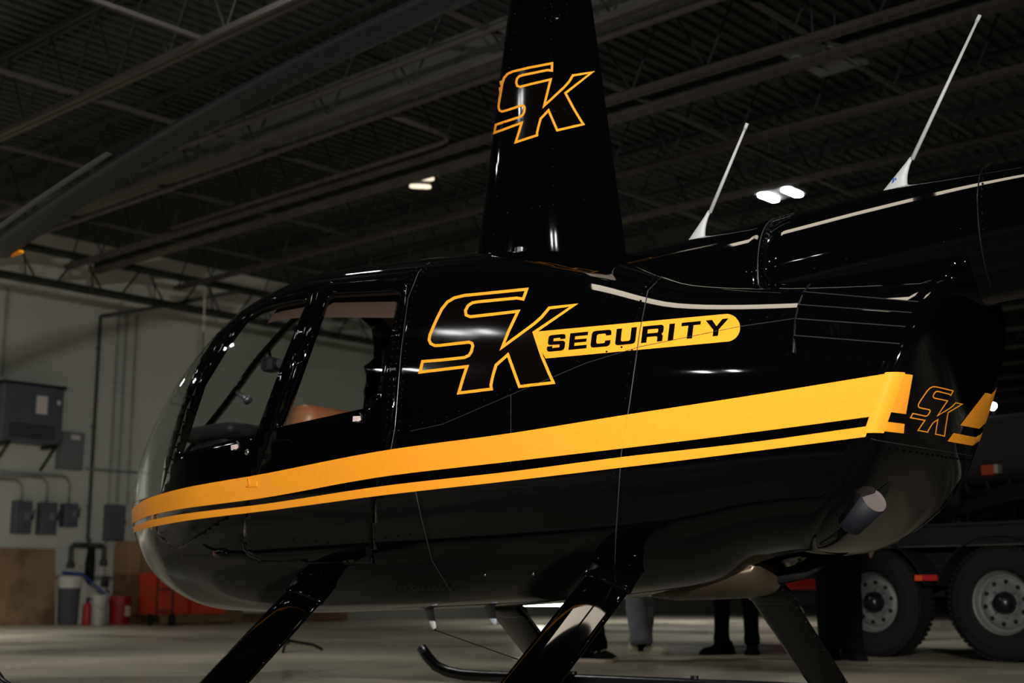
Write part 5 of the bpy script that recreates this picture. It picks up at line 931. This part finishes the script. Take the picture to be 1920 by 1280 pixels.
# aerials
def aerial(x, h, lean, wd, mark, flip=False):
    bm = B(); prev = None
    # swept fin foot: chord shrinks upwards
    H0 = .125
    for k in range(9):
        t = k/8; z = H0*t; front = -wd*.5+lean*z+(t*wd*.50); back = wd*.42*(1-t)**2.2-.0+lean*z+.0+wd*.12; th = .011*(1-t)+.006
        if t == 1: pass
        mid = (front+back)/2; hw = max((back-front)/2, .009)
        rg = ring(bm, [(mid+hw*math.cos(g), th*math.sin(g), z) for g in [2*math.pi*j/16 for j in range(16)]])
        if prev: bridge(bm, prev, rg)
        else: bm.faces.new(rg)
        prev = rg; tp = mid
    bm.faces.new(prev); ft = obj('aerial', bm, 'white', heli, smooth=True, loc=(x, 0, float(ztop(x))-.004)); r0 = ft; ft['label'] = 'white swept aerial on the tail fairing'
    bm = B(); tube(bm, [(tp,0,H0-.01),(tp+(h-H0)*lean*.98,0,h-.02)], [.0085,.0052], 10); rd = obj('whip', bm, 'white', r0, smooth=True)
    bm = B(); e = Vector((tp+(h-H0)*lean*.98,0,h-.02)); tube(bm, [e-Vector((lean*.004,0,.004)), e+Vector((lean*.02,0,.02))], .0075, 10); obj('tip_cap', bm, 'white', r0, smooth=True)
    if mark:
        bm = B(); zz = .040; xx = -.012+lean*zz
        for a_, b_, c_ in (((-.012,-.010),(-.006,.012),(.0,.012)),((-.012,-.010),(.0,.012),(-.003,-.010)),((.001,-.010),(.002,.012),(.010,-.010)),((.002,.012),(.006,.012),(.010,-.010))):
            f = [bm.verts.new((xx+q[0], -.0128, zz+q[1])) for q in (a_, b_, c_)]; bm.faces.new(f)
        box(bm, (xx-.001,-.0128,zz-.015), (.022,.0006,.0025)); obj('blue_mark', bm, 'blue', ft)
    return r0
ae1 = aerial(.66, .46, .50, .085, False); ae2 = aerial(1.475, .62, .55, .105, True)

# landing gear
def fairing(name, A_, B_, chord, th, ch_dir=(1,0,0), chord2=None, twist=0):
    A_, B_ = Vector(A_), Vector(B_); ax = (B_-A_).normalized(); cd = Vector(ch_dir); cd = (cd-ax*cd.dot(ax)).normalized(); td = ax.cross(cd); cd0, td0 = cd, td; tw = R(twist); cd = cd0*math.cos(tw)-td0*math.sin(tw); td = td0*math.cos(tw)+cd0*math.sin(tw)
    prof = [(-.5,0),(-.46,.30),(-.36,.44),(-.2,.5),(.0,.48),(.2,.38),(.4,.18),(.5,.04),(.5,-.04),(.4,-.18),(.2,-.38),(0,-.48),(-.2,-.5),(-.36,-.44),(-.46,-.30)]
    bm = B(); prev = None; n = 14; chord2 = chord2 or chord
    for k in range(n+1):
        t = k/n; c = A_.lerp(B_, t); w = chord+(chord2-chord)*t
        rg = ring(bm, [c+cd*(u*w)+td*(v*th) for u, v in prof])
        if prev: bridge(bm, prev, rg)
        else: bm.faces.new(rg)
        prev = rg
    bm.faces.new(prev); return obj(name, bm, 'black', heli, smooth=True), ax, cd, td
LEGS = [((-.908,-.435,.515),(-.955,-1.07,.012)), ((.526,-.41,.565),(.427,-1.07,.05)), ((-.50,.30,.44),(-.63,1.07,.03)), ((.765,.30,.51),(.76,1.07,.05))]
for A_, B_ in LEGS:
    o, ax, cd, td = fairing('landing_leg', A_, B_, .185, .05, twist=(14 if A_[1] < 0 else 0))
    A_, B_ = Vector(A_), Vector(B_)
    bm = B()
    for k in range(7):
        p = A_.lerp(B_, .1+.13*k)+cd*.083
        for sg in (1,-1): bmesh.ops.create_uvsphere(bm, u_segments=6, v_segments=4, radius=.0035, matrix=Matrix.Translation(p+td*sg*.004))
    obj('rivet_row', bm, 'chrome', o, smooth=True)['kind'] = 'stuff'
    # shaped cuff where the leg meets the belly
    bm = B(); prev = None; sy = -1 if A_.y < 0 else 1
    for t, g in ((.05,1.0),(.10,1.04),(.145,1.10),(.155,1.09),(.165,1.01)):
        c = A_.lerp(B_, t); rg = ring(bm, [c+cd*(math.cos(k*math.pi/10)*.093*g)+td*(math.sin(k*math.pi/10)*.030*g) for k in range(20)])
        if prev: bridge(bm, prev, rg)
        else: bm.faces.new(rg)
        prev = rg
    bm.faces.new(prev); bm2 = obj('leg_cuff', bm, 'black', o, smooth=True)
for A_, B_ in LEGS:
    if A_[1] < 0:
        c = Vector(A_)+Vector((-.10,-.075,-.055)); bm = B(); tube(bm, [c+Vector((.03,0,.05)), c, c+Vector((-.03,-.03,-.05))], [.014,.02,.014], 10); obj('cross_tube_end', bm, 'satin', heli, smooth=True)
for sy in (-1, 1):
    zt_ = .0 if sy > 0 else -.045
    sx = .0 if sy > 0 else -.74
    pts = [(-1.50+sx,.17),(-1.46+sx,.125),(-1.40+sx,.075),(-1.32+sx,.048),(-1.22+sx,.036),(-1.1+sx,.034),(-.38,.034),(.4,.034),(1.45,.034),(1.6,.05)]
    bm = B(); tube(bm, [(x, sy*1.07, z) for x, z in pts], .0285, 14); sk = obj('skid_tube', bm, 'satin', heli, smooth=True)
    for x in (-.9,0.0,.7):
        bm = B(); tube(bm, [(x-.12, sy*1.07, .012),(x+.12, sy*1.07, .012)], .012, 6); obj('skid_shoe', bm, 'steel', sk)
    for x in (-.56,.1):
        bm = B(); tube(bm, [(x, sy*1.07, .06),(x, sy*1.07, .075)], .02, 10); obj('collar', bm, 'satin', sk)
# keel antennas and the wire between them
def fin(name, x, z0, h, w, lean, parent=heli, m='white'):
    bm = B(); prev = None
    for k in range(8):
        t = k/7; z = -h*t; c = lean*t; ww = w*(1-.55*t) if t < .99 else w*.25
        rg = ring(bm, [(x+c+ww*.5*math.cos(g), .010*(1-.4*t)*math.sin(g), z0+z) for g in [2*math.pi*j/14 for j in range(14)]])
        if prev: bridge(bm, prev, rg)
        else: bm.faces.new(rg)
        prev = rg
    bm.faces.new(prev); return obj(name, bm, m, parent, smooth=True)
f1 = fin('belly_aerial', -.665, .395, .095, .055, .035); f1['label'] = 'small white swept aerial under the belly'
bm = B(); tube(bm, [(-.628,0,.302),(-.622,0,.296)], .006, 8); obj('wire_tip', bm, 'satin', f1)
bm = B(); tube(bm, [(-.625,0,.298),(-.16,0,.175),(.02,0,.13),(.06,0,.2),(.08,0,.42)], .0022, 5); obj('wire_aerial', bm, 'satin', heli)
f2 = fin('belly_blade_aerial', -.345, .41, .085, .062, .03, m=mat('pale_blue_grey', (.30,.33,.38), .5)); f2['label'] = 'blue-grey blade aerial under the belly'
# engine underside: bronze scoop between the cowling halves, exhaust stack on the left
bm = B(); prev = None
for x, zb, hw in ((.45,.44,.05),(.55,.428,.13),(.7,.432,.17),(.85,.438,.17),(.93,.45,.16),(.955,.485,.14),(.96,.56,.12)):
    rg = ring(bm, [(x, -.02+hw*math.cos(g), zb+.10+.10*math.sin(g)) for g in [math.pi+math.pi*j/14 for j in range(15)]])
    if prev: bridge(bm, prev, rg, closed=False)
    prev = rg
o = obj('engine_scoop', bm, mat('bare_bronze_sheet', (.085,.062,.038), .35, metal=.6), heli, smooth=True); o.modifiers.new('skin','SOLIDIFY').thickness = .006
bm = B(); tube(bm, [(.85,.05,.50),(1.05,.02,.535),(1.28,.0,.66)], .03, 10); obj('drain_hose', bm, 'rubber', heli, smooth=True)
a1 = Vector((1.485, -.44, .76)); dd = Vector((.74,-.46,.47)).normalized(); a0 = a1-dd*.145
py, pz = a1.y+.01, a1.z-.045
bm = B(); dr = (a1-a0).normalized(); s1 = dr.cross(Vector((0,0,1))).normalized(); s2 = s1.cross(dr)
def circ(c, r): return ring(bm, [c+s1*math.cos(g)*r+s2*math.sin(g)*r for g in [2*math.pi*j/32 for j in range(32)]])
r1 = circ(a0, .048); r2 = circ(a1, .048); r3 = circ(a1, .0455); r4 = circ(a1-dr*.012, .0445)
bridge(bm, r1, r2); bridge(bm, r2, r3); bridge(bm, r3, r4, mi=1); bm.faces.new(r4).material_index = 1
o = obj('exhaust_pipe', bm, ['pipeout','pipein'], heli, smooth=False)
for p_ in o.data.polygons: p_.use_smooth = len(p_.vertices) == 4
# flush dark patch painting the shade of the recess around the exhaust
D['HOLE'] = [(max(a0.y+.03+.085*math.cos(g)*.6-.07*math.sin(g)*.3, -.45), a0.z+.03+.10*math.sin(g)) for g in [2*math.pi*j/28 for j in range(28)]]
patch('exhaust_cutout', fcap, D['HOLE'], [], (.03,.03), .0012, SCP, 'rubber', heli)
# dusty lower part of the aft cap
bm = B(); bm.free()

# cabin interior
def seat(x, y, zt, rear=False):
    # cushion, back, one helicopter part each seat with sub-parts
    bm = B(); box(bm, (x-.24, y, .80), (.48,.46,.13), bevel=.035); c = obj('seat', bm, 'leather', heli, smooth=True)
    bm = B(); rot = Matrix.Rotation(R(12), 4, 'Y'); box(bm, (x+.0, y, (zt+.78)/2), (.15,.46,zt-.80), rot, bevel=.055); obj('seat_back', bm, 'leather', c, smooth=True)
    bm = B(); tube(bm, [(x+.02+.05, y-.17, zt-.03),(x-.02, y-.02, .95),(x-.08, y+.18, .87)], .006, 5); obj('seat_belt', bm, 'plastic', c)
for y in (-.28, .28):
    seat(-1.04, y, 1.28); seat(-.52, y, 1.20)
bm = B(); box(bm, (-1.05,0,.70), (1.5,1.1,.06)); obj('cabin_floor', bm, 'plastic', heli)
# rear bulkhead and headliner
bm = B()
pr = [(y, z) for y, z in ((-.50,.62),(-.585,.85),(-.60,1.0),(-.585,1.3),(-.53,1.55),(-.42,1.72),(-.25,1.80),(0,1.83),(.25,1.80),(.42,1.72),(.53,1.55),(.585,1.3),(.60,1.0),(.585,.85),(.50,.62))]
fr = ring(bm, [(-.37, y, z) for y, z in pr]); bk = ring(bm, [(-.34, y, z) for y, z in pr]); bridge(bm, fr, bk); bm.faces.new(fr); bm.faces.new(bk); obj('rear_bulkhead', bm, 'liner', heli)
bm = B(); prev = None
for s in np.linspace(-1.2, -.42, 16):
    a = np.linspace(.47, 1, 18); p = P(np.full(a.shape, s), a); p[:,1] *= .93; p[:,2] = 1.0+(p[:,2]-1.0)*(.93-.09*(s+1.2)/.8)
    p = np.concatenate([p, p[::-1][1:]*np.array([1,-1,1])]); rg = ring(bm, p.tolist())
    if prev: bridge(bm, prev, rg, closed=False)
    prev = rg
obj('headliner', bm, 'liner', heli, smooth=True)
# far side frame pillars seen through the glass are part of the shell; instrument console
bm = B(); box(bm, (-1.86, .0, 1.02), (.26,.36,.36), Matrix.Rotation(R(-14),4,'Y'), bevel=.04); ip = obj('instrument_console', bm, 'plastic', heli, smooth=True)
bm = B(); box(bm, (-1.86,0,1.225), (.36,.46,.07), Matrix.Rotation(R(-3),4,'Y'), bevel=.032); obj('glare_shield', bm, 'plastic', ip, smooth=True)
for y in (-.12,0,.12):
    bm = B(); lathe(bm, [(0,0),(.035,0),(.035,.01),(0,.012)], 16, axis='X', c=(-1.72,y,1.08)); obj('gauge', bm, 'satin', ip)
bm = B(); tube(bm, [(-1.25,0,.72),(-1.30,0,.95),(-1.30,0,1.05)], .014, 8); tube(bm, [(-1.30,-.22,1.08),(-1.30,0,1.05),(-1.30,.22,1.08)], .011, 8); obj('cyclic_stick', bm, 'plastic', heli, smooth=True)
# compass on the centre bow, air temperature gauge
cz = .0
bp = P(np.array([-1.52]), np.array([1.0]))[0]
bm = B(); c = Vector((-1.65,0,1.565)); box(bm, c, (.07,.085,.075), bevel=.02); lathe(bm, [(0,.0),(.026,.0),(.026,.05),(0,.05)], 16, axis='X', c=(c.x+.01,0,c.z)); tube(bm, [c+Vector((0,0,.03)), c+Vector((-.02,0,.10))], .008, 6); cp = obj('compass', bm, 'plastic', heli)
bm = B(); lathe(bm, [(0,.0),(.022,.0),(.022,.003),(0,.003)], 16, axis='X', c=(c.x+.06,0,c.z)); obj('compass_card', bm, 'steel', cp)
bp = P(np.array([-1.89]), np.array([1.0]))[0]
bm = B(); tube(bm, [(bp[0]+.02,0,bp[2]-.01),(bp[0]+.09,0,bp[2]-.05)], .014, 8); tube(bm, [(bp[0]+.09,0,bp[2]-.05),(bp[0]+.10,0,bp[2]-.06)], .024, 12); obj('air_temperature_gauge', bm, 'steel', heli, smooth=True)

assumed_tubelight((.15, -.56, 4.5), 'long tube lamp over the helicopter, the forward one', 1.2, .42); assumed_tubelight((1.5, -.56, 4.5), 'long tube lamp over the helicopter, the rear one', 1.2, .42)
# stand and head for the added key light, unseen behind the camera
t = tag(empty('floodlight_stand', (KEY[0], KEY[1]-.12, 0)), 'floodlight on a stand behind the camera', 'floodlight')
bm = B(); tube(bm, [(0,0,.3),(0,0,KEY[2])], .015, 8); obj('pole', bm, 'satin', t)
for k in range(3):
    a = R(120*k); bm = B(); tube(bm, [(0,0,.6),(.45*math.cos(a),.45*math.sin(a),.01)], .012, 6); obj('leg', bm, 'satin', t)
bm = B(); box(bm, (0,0,KEY[2]), (.50,.1,.14), bevel=.02); obj('lamp_head', bm, 'satin', t)
bm = B(); box(bm, (0,.62,KEY[2]-.46), (1.5,.01,.60)); box(bm, (.26,.33,KEY[2]-.10), (.02,.58,.02)); box(bm, (-.26,.33,KEY[2]-.10), (.02,.58,.02)); obj('barn_door', bm, 'satin', t)  # unseen flap added to keep the beam off the near floor

# ---------------- trailer ----------------
TX = Vector((.69,-.72,0)); TR = empty('trailer', (2.95, 9.52, 0), math.atan2(-.72,.69))
tag(TR, 'black twin-axle trailer parked behind the helicopter, grey steel wheels', 'trailer')
def wheel(x, y, side):
    bm = B(); W_ = .115; rO = .39
    prof = [(.215,-W_*.85),(.24,-W_),(.30,-W_*1.08),(.355,-W_*1.0),(.382,-W_*.8),(.39,-W_*.5),(.39,W_*.5),(.382,W_*.8),(.355,W_),(.30,W_*1.08),(.24,W_),(.215,W_*.85)]
    lathe(bm, prof, 48, axis='Y')
    for k in range(60):
        a = 2*math.pi*k/60
        for yy in (-.06,.06):
            box(bm, (.387*math.cos(a), yy, .387*math.sin(a)), (.012,.09,.027), Matrix.Rotation(-a,4,'Y'))
    tr = obj('tyre', bm, 'rubber', TR, smooth=False, loc=(x, y, rO))
    bm = B(); s = side
    lathe(bm, [(.222,-.085*s),(.232,-.095*s),(.222,-.098*s),(.205,-.08*s),(.198,-.045*s),(.180,-.035*s),(.172,-.05*s),(.165,-.058*s),(.12,-.062*s),(.105,-.05*s),(.075,-.05*s)], 48, axis='Y')
    obj('rim', bm, 'rim', tr, smooth=True)
    bm = B()
    for k in range(10):
        a = 2*math.pi*(k+.3)/10; lathe(bm, [(0,-.0655*s),(.0155,-.0655*s),(.0155,-.05*s)], 12, axis='Y', c=(.142*math.cos(a),0,.142*math.sin(a)))
    obj('rim_holes', bm, 'rubber', tr)
    bm = B(); lathe(bm, [(.078,-.04*s),(.072,-.085*s),(.06,-.095*s),(.055,-.125*s),(.0,-.13*s)], 24, axis='Y'); obj('hub', bm, 'satin', tr, smooth=True)
    bm = B()
    for k in range(8):
        a = 2*math.pi*k/8; lathe(bm, [(0,-.066*s),(.011,-.066*s),(.011,-.05*s)], 6, axis='Y', c=(.096*math.cos(a),0,.096*math.sin(a)))
    obj('lug_nuts', bm, 'steel', tr)
# local +y points away from the camera side
for x in (-.50, .50):
    wheel(x, .12, 1); wheel(x, 1.92, -1)
bm = B()
for y in (.30, 1.72): box(bm, (-.2, y, .66), (5.2,.08,.16))
for x in np.arange(-2.6, 2.4, .6): box(bm, (x, 1.0, .68), (.06,1.4,.10))
obj('frame', bm, 'trailer', TR)
bm = B()
for x in (-.5,.5): tube(bm, [(x,.2,.39),(x,1.85,.39)], .045, 10); 
box(bm, (0,.34,.46), (.5,.06,.06)); obj('axles', bm, 'trailer', TR)
for x, xe in ((-.5,-.95),(.5,.05)):
    bm = B()
    for k in range(4): box(bm, (xe+.45,.32,.50+.018*k), (.8-.14*k,.05,.012))
    obj('leaf_spring', bm, 'trailer', TR)
bm = B(); box(bm, (-.15,.06,.855), (4.9,.10,.15), bevel=.01); box(bm, (-.15,.0,.925), (4.9,.03,.02)); box(bm, (-.15,1.98,.855), (4.9,.10,.15)); box(bm, (-.15,1.0,.90), (4.9,1.9,.03)); obj('deck', bm, 'trailer', TR)
bm = B(); box(bm, (-.15,.02,.785), (4.9,.012,.02)); obj('rub_rail', bm, 'joist', TR)
bm = B()
for x in (-.5,.5):
    pr = [(x+.47*math.cos(a), .39+.46*math.sin(a)) for a in [R(d) for d in range(15,166,10)]]
    A1 = ring(bm, [(px, -.02, min(pz,.84)) for px, pz in pr]); A2 = ring(bm, [(px, .27, min(pz,.84)) for px, pz in pr]); bridge(bm, A1, A2, closed=False)
obj('mudguard', bm, 'trailer', TR).modifiers.new('skin','SOLIDIFY').thickness = .006
for x in (0.0,):
    bm = B(); box(bm, (x,-.01,.56), (.10,.02,.04)); obj('reflector', bm, 'redp', TR); bm = B(); box(bm, (x-.09,-.01,.56), (.06,.02,.04)); obj('reflector', bm, 'orange', TR)
# folded ramps resting on the deck, pitched up to the right
rp = []
for k in range(5):
    bm = B(); box(bm, (.95, .16+.10*k, 1.17+.028*k), (1.9,.05,.035), Matrix.Rotation(R(-11+1.0*k),4,'Y')); rp.append(bm)
for bm in rp: obj('ramp_rail', bm, 'trailer', TR)
# load on the trailer
t = tag(empty('covered_load', TR.matrix_basis @ Vector((.55, 1.15, .932)), math.atan2(-.72,.69)), 'charcoal covered load on the trailer deck, right of the helicopter cowling', 'cargo')
bm = B(); box(bm, (0,0,.55), (1.5,1.2,.55), bevel=.16); obj('cover', bm, 'tarp', t, smooth=True)
bm = B(); box(bm, (0,0,.14), (1.4,1.1,.28), bevel=.03)
for k in range(9): tube(bm, [(-.7+.17*k,-.57,.05),(-.66+.17*k,-.60,.2),(-.72+.17*k,-.58,.32)], .018, 6)
obj('machinery', bm, 'plastic', t)
t = tag(empty('orange_tag_box', TR.matrix_basis @ Vector((.42, .12, 1.26)), math.atan2(-.72,.69)), 'small orange box with a pale edge lying on the trailer load', 'box')
bm = B(); box(bm, (0,0,.035), (.095,.06,.07), bevel=.004); obj('body', bm, 'orange', t); bm = B(); box(bm, (.063,0,.04), (.03,.06,.06)); obj('pale_end', bm, 'whitep', t)
bm = B(); lathe(bm, [(0,0),(.05,.0),(.05,.36),(.02,.4),(0,.4)], 14); tag(obj('black_bottle', bm, 'plastic', loc=TR.matrix_basis @ Vector((.05,.35,.935))), 'black bottle standing on the trailer deck', 'bottle')

# ---------------- background right ----------------
t = tag(empty('work_lamp', (6.55, 18.0, 0), 0), 'far bright work lamp on a stand, right of the aft cowling', 'lamp')
bm = B(); tube(bm, [(0,0,0),(0,0,2.9)], .02, 8); box(bm, (0,0,.02), (.4,.4,.03)); obj('stand', bm, 'satin', t)
bm = B(); lathe(bm, [(0,0),(.035,0),(.045,.05),(.03,.08),(0,.08)], 14, axis='Y', c=(0,-.02,2.95)); obj('lens', bm, 'ledw', t)
t = tag(empty('floor_work_lamp', (.45, 19.0, 0), 0), 'far bright lamp near the floor, seen just under the belly between the legs', 'lamp')
bm = B(); box(bm, (0,0,.30), (.75,.06,.04)); obj('lens', bm, 'ledw', t); bm = B(); box(bm, (0,.05,.33), (.80,.05,.12)); tube(bm, [(-.3,.05,.28),(-.3,.05,0)], .015, 6); tube(bm, [(.3,.05,.28),(.3,.05,0)], .015, 6); obj('housing', bm, 'satin', t)
t = tag(empty('tool_cabinet', (7.3, 19.5, 0), .2), 'far red cabinet at the right picture edge behind the trailer', 'cabinet')
bm = B(); box(bm, (0,0,1.45), (1.3,.6,2.9), bevel=.02); obj('carcass', bm, 'plastic', t)
bm = B(); box(bm, (0,-.32,2.85), (1.3,.03,.14)); obj('red_band', bm, 'redp', t)
t = tag(empty('low_cart', (5.0, 22.5, 0), .4), 'far low red and white cart under the tail of the cowling', 'cart')
bm = B(); box(bm, (0,0,.62), (1.6,.6,.22), bevel=.02); obj('body', bm, 'redp', t)
bm = B(); box(bm, (-.1,-.31,.35), (1.3,.05,.16)); obj('chassis', bm, 'plastic', t)
for x in (-.5,.5):
    bm = B(); lathe(bm, [(0,-.04),(.12,-.04),(.12,.04),(0,.04)], 16, axis='Y', c=(x,-.2,.12)); obj('wheel', bm, 'whitep', t)
# red car parked behind the camera, mirrored in the black paint
# ---------------- people ----------------
def skin(name, verts, edges, radii, m, parent, root=0, sub=2):
    me = bpy.data.meshes.new(name); me.from_pydata(verts, edges, []); me.update()
    o = link(name, me, parent, m); md = o.modifiers.new('s','SKIN'); md.use_smooth_shade = True
    if not me.skin_vertices: 
        bpy.context.view_layer.objects.active = o
    sv = me.skin_vertices[0].data if me.skin_vertices else None
    if sv:
        for i, r in enumerate(radii):
            rr_ = r if isinstance(r, tuple) else (r, r); sv[i].radius = rr_
            sv[i].use_root = (i == root)
    o.modifiers.new('sub','SUBSURF').levels = 1; o.modifiers['sub'].render_levels = sub
    return o
def ptube(name, paths, m, parent):
    bm = B()
    for pts, rs in paths: tube(bm, pts, rs, 16)
    o = obj(name, bm, m, parent, smooth=True); return o
def shoe(parent, x, y, yaw, m, sole, L=.29):
    # sole and upper shaped from sections heel -> toe; toe points to local -y rotated by yaw
    rt = Matrix.Translation((x,y,0)) @ Matrix.Rotation(yaw,4,'Z')
    sec = [(-.10,.030,.075),(-.085,.038,.105),(-.04,.040,.115),(.0,.040,.10),(.05,.045,.075),(.10,.050,.062),(.15,.046,.052),(.18,.030,.040),(.19,.012,.030)]
    k = L/.29
    bm = B(); prev = None
    for s, w, h in sec:
        rg = ring(bm, [rt @ Vector((w*k*math.cos(g), -s*k, .022+max(0,math.sin(g))*(h-.022)*k)) for g in [math.pi*j/10 for j in range(11)]])
        if prev: bridge(bm, prev, rg, closed=True)
        else: bm.faces.new(rg)
        prev = rg
    bm.faces.new(prev); o = obj('shoe', bm, m, parent, smooth=True)
    bm = B(); prev = None
    for s, w, h in sec:
        w = w*1.08+.002
        rg = ring(bm, [rt @ Vector(v) for v in ((-w*k,-s*k*1.03,.002),(w*k,-s*k*1.03,.002),(w*k,-s*k*1.03,.026),(-w*k,-s*k*1.03,.026))])
        if prev: bridge(bm, prev, rg)
        else: bm.faces.new(rg)
        prev = rg
    bm.faces.new(prev); obj('sole', bm, sole, o)
    bm = B()
    for s in (.02,.045,.07): tube(bm, [rt @ Vector((-.028*k,-s*k,.10-.55*s)), rt @ Vector((0,-s*k,.112-.55*s)), rt @ Vector((.028*k,-s*k,.10-.55*s))], .004, 5)
    obj('laces', bm, sole if sole == 'sole' else m, o)
def person(loc, yaw, label, feet, trousers, top, shoem, solem, cuff=.060, h=1.76):
    """feet: [(x,y,yaw),(x,y,yaw)] local"""
    t = tag(empty('person', loc, yaw), label, 'person')
    (lx,ly,la),(rx,ry,ra) = feet; k = h/1.76
    hip = .93*k; mx, my = (lx+rx)/2, (ly+ry)/2
    V = [(mx,my,hip),(mx,my,1.10*k),(mx,my,1.28*k),(mx,my,1.43*k),(mx,my-.01,1.53*k),(mx,my-.01,1.60*k),(mx,my-.015,1.68*k),(mx,my-.01,1.75*k)]
    Rr = [(.14,.10),(.13,.095),(.15,.10),(.10,.08),(.052,.055),(.07,.085),(.076,.09),(.05,.06)]
    Ed = [(i,i+1) for i in range(7)]
    for sx, fx, fy in ((-1,lx,ly),(1,rx,ry)):
        b = len(V); V += [(mx+sx*.10,my,.90*k),((mx+sx*.09+fx)/2,(my+fy)/2-.02,.50*k),(fx,fy,.16)]; Rr += [.085,.055,.036]; Ed += [(0,b),(b,b+1),(b+1,b+2)]
        b = len(V); V += [(mx+sx*.19,my,1.42*k),(mx+sx*.25,my+.01,1.14*k),(mx+sx*.235,my-.07,.90*k),(mx+sx*.225,my-.10,.82*k)]; Rr += [.052,.038,.027,(.02,.035)]; Ed += [(3,b),(b,b+1),(b+1,b+2),(b+2,b+3)]
        hb = b+3
        for q in range(5):
            b = len(V); dx = (-.028+.014*q); 
            if q == 4: V += [(mx+sx*.20,my-.13,.83*k),(mx+sx*.19,my-.155,.80*k)]; Rr += [.010,.008]
            else:
                fl = (.075,.085,.08,.062)[q]; V += [(mx+sx*.225,my-.10+dx,.775*k),(mx+sx*.215,my-.11+dx,(.775*k-fl*.6)),(mx+sx*.20,my-.115+dx,(.775*k-fl))]; Rr += [.009,.0085,.007]
            Ed += [(hb,b),(b,b+1)]+([] if q == 4 else [(b+1,b+2)])
    body = skin('body', V, Ed, Rr, 'skin', t)
    # clothes
    legs = []
    for sx, fx, fy in ((-1,lx,ly),(1,rx,ry)):
        c = Vector((mx+sx*.085,my,hip+.02)); kn = Vector(((mx+sx*.09+fx)/2,(my+fy)/2-.02,.50*k)); an = Vector((fx,fy,.075))
        legs.append(([c+Vector((0,0,.06)), c, c.lerp(kn,.4), kn, kn.lerp(an,.4), kn.lerp(an,.8), kn.lerp(an,.9), an], [.115,.112,.095,.075,cuff*1.08,cuff,cuff*1.12,cuff*1.04]))
    ptube('trousers', legs, trousers, t)
    paths = [([(mx,my,.92*k),(mx,my,1.0*k),(mx,my,1.15*k),(mx,my,1.32*k),(mx,my,1.42*k),(mx,my,1.50*k)], [.165,.16,.155,.17,.15,.075])]
    for sx in (-1,1): paths.append(([(mx+sx*.03,my,1.47*k),(mx+sx*.12,my,1.445*k),(mx+sx*.20,my,1.40*k),(mx+sx*.25,my+.01,1.14*k),(mx+sx*.237,my-.07,.92*k)], [.06,.066,.068,.052,.042]))
    ptube('jacket', paths, top, t)
    bm = B(); bmesh.ops.create_uvsphere(bm, u_segments=20, v_segments=14, radius=1, matrix=Matrix.Translation((mx,my+.012,1.695*k)) @ Matrix.Diagonal((.088,.102,.095,1)))
    bmesh.ops.delete(bm, geom=[v for v in bm.verts if v.co.z < 1.66*k and v.co.y < my+.02], context='VERTS'); obj('hair', bm, 'hair', t, smooth=True)
    bm = B()
    for sx in (-1,1): bmesh.ops.create_uvsphere(bm, u_segments=8, v_segments=6, radius=.011, matrix=Matrix.Translation((mx+sx*.032,my-.098,1.655*k)))
    obj('eyes', bm, 'hair', t, smooth=True)
    bm = B(); tube(bm, [(mx,my-.095,1.655*k),(mx,my-.118,1.62*k),(mx,my-.10,1.612*k)], [.009,.014,.008], 8); obj('nose', bm, 'skin', t, smooth=True)
    bm = B(); tube(bm, [(mx-.024,my-.092,1.583*k),(mx,my-.10,1.582*k),(mx+.024,my-.092,1.583*k)], .005, 6); obj('mouth', bm, mat('lips',(.35,.12,.10),.5), t, smooth=True)
    bm = B()
    for sx in (-1,1): bmesh.ops.create_uvsphere(bm, u_segments=10, v_segments=8, radius=1, matrix=Matrix.Translation((mx+sx*.082,my,1.64*k)) @ Matrix.Diagonal((.010,.02,.032,1)))
    obj('ears', bm, 'skin', t, smooth=True)
    for (fx, fy, fa) in feet:
        bm = B(); tube(bm, [(fx,fy,.03),(fx,fy,.09),(fx,fy,.18)], [.046,.045,.044], 12); obj('sock', bm, 'blackcloth', t, smooth=True)
    for (fx, fy, fa) in feet: shoe(t, fx, fy, fa, shoem, solem)
    return t
person((.50, 9.15, 0), 0, 'person in dark trousers and black shoes with cream soles behind the near rear landing leg', [(.10,.30,R(30)),(.0,.0,R(62))], 'blackcloth', 'blackcloth', 'blackcloth', 'sole')
person((1.02, 10.2, 0), 0, 'person in grey jeans and pale sneakers standing behind the belly', [(-.05,.02,R(75)),(-.03,.30,R(40))], 'jeans', 'blackcloth', 'sneaker', 'sneaker', cuff=.080)
person((1.62, 10.3, 0), 0, 'person in narrow black trousers and black shoes standing left of the rear far landing leg', [(-.04,.0,R(-62)),(.20,.05,R(-12))], 'blackcloth', 'blackcloth', 'blackcloth', 'blackcloth', cuff=.056)
person((2.24, 9.36, 0), 0, 'person in loose black trousers standing before the left trailer wheel', [(-.06,.0,R(-35)),(.10,.08,R(10))], 'blackcloth', 'blackcloth', 'blackcloth', 'blackcloth', cuff=.078)
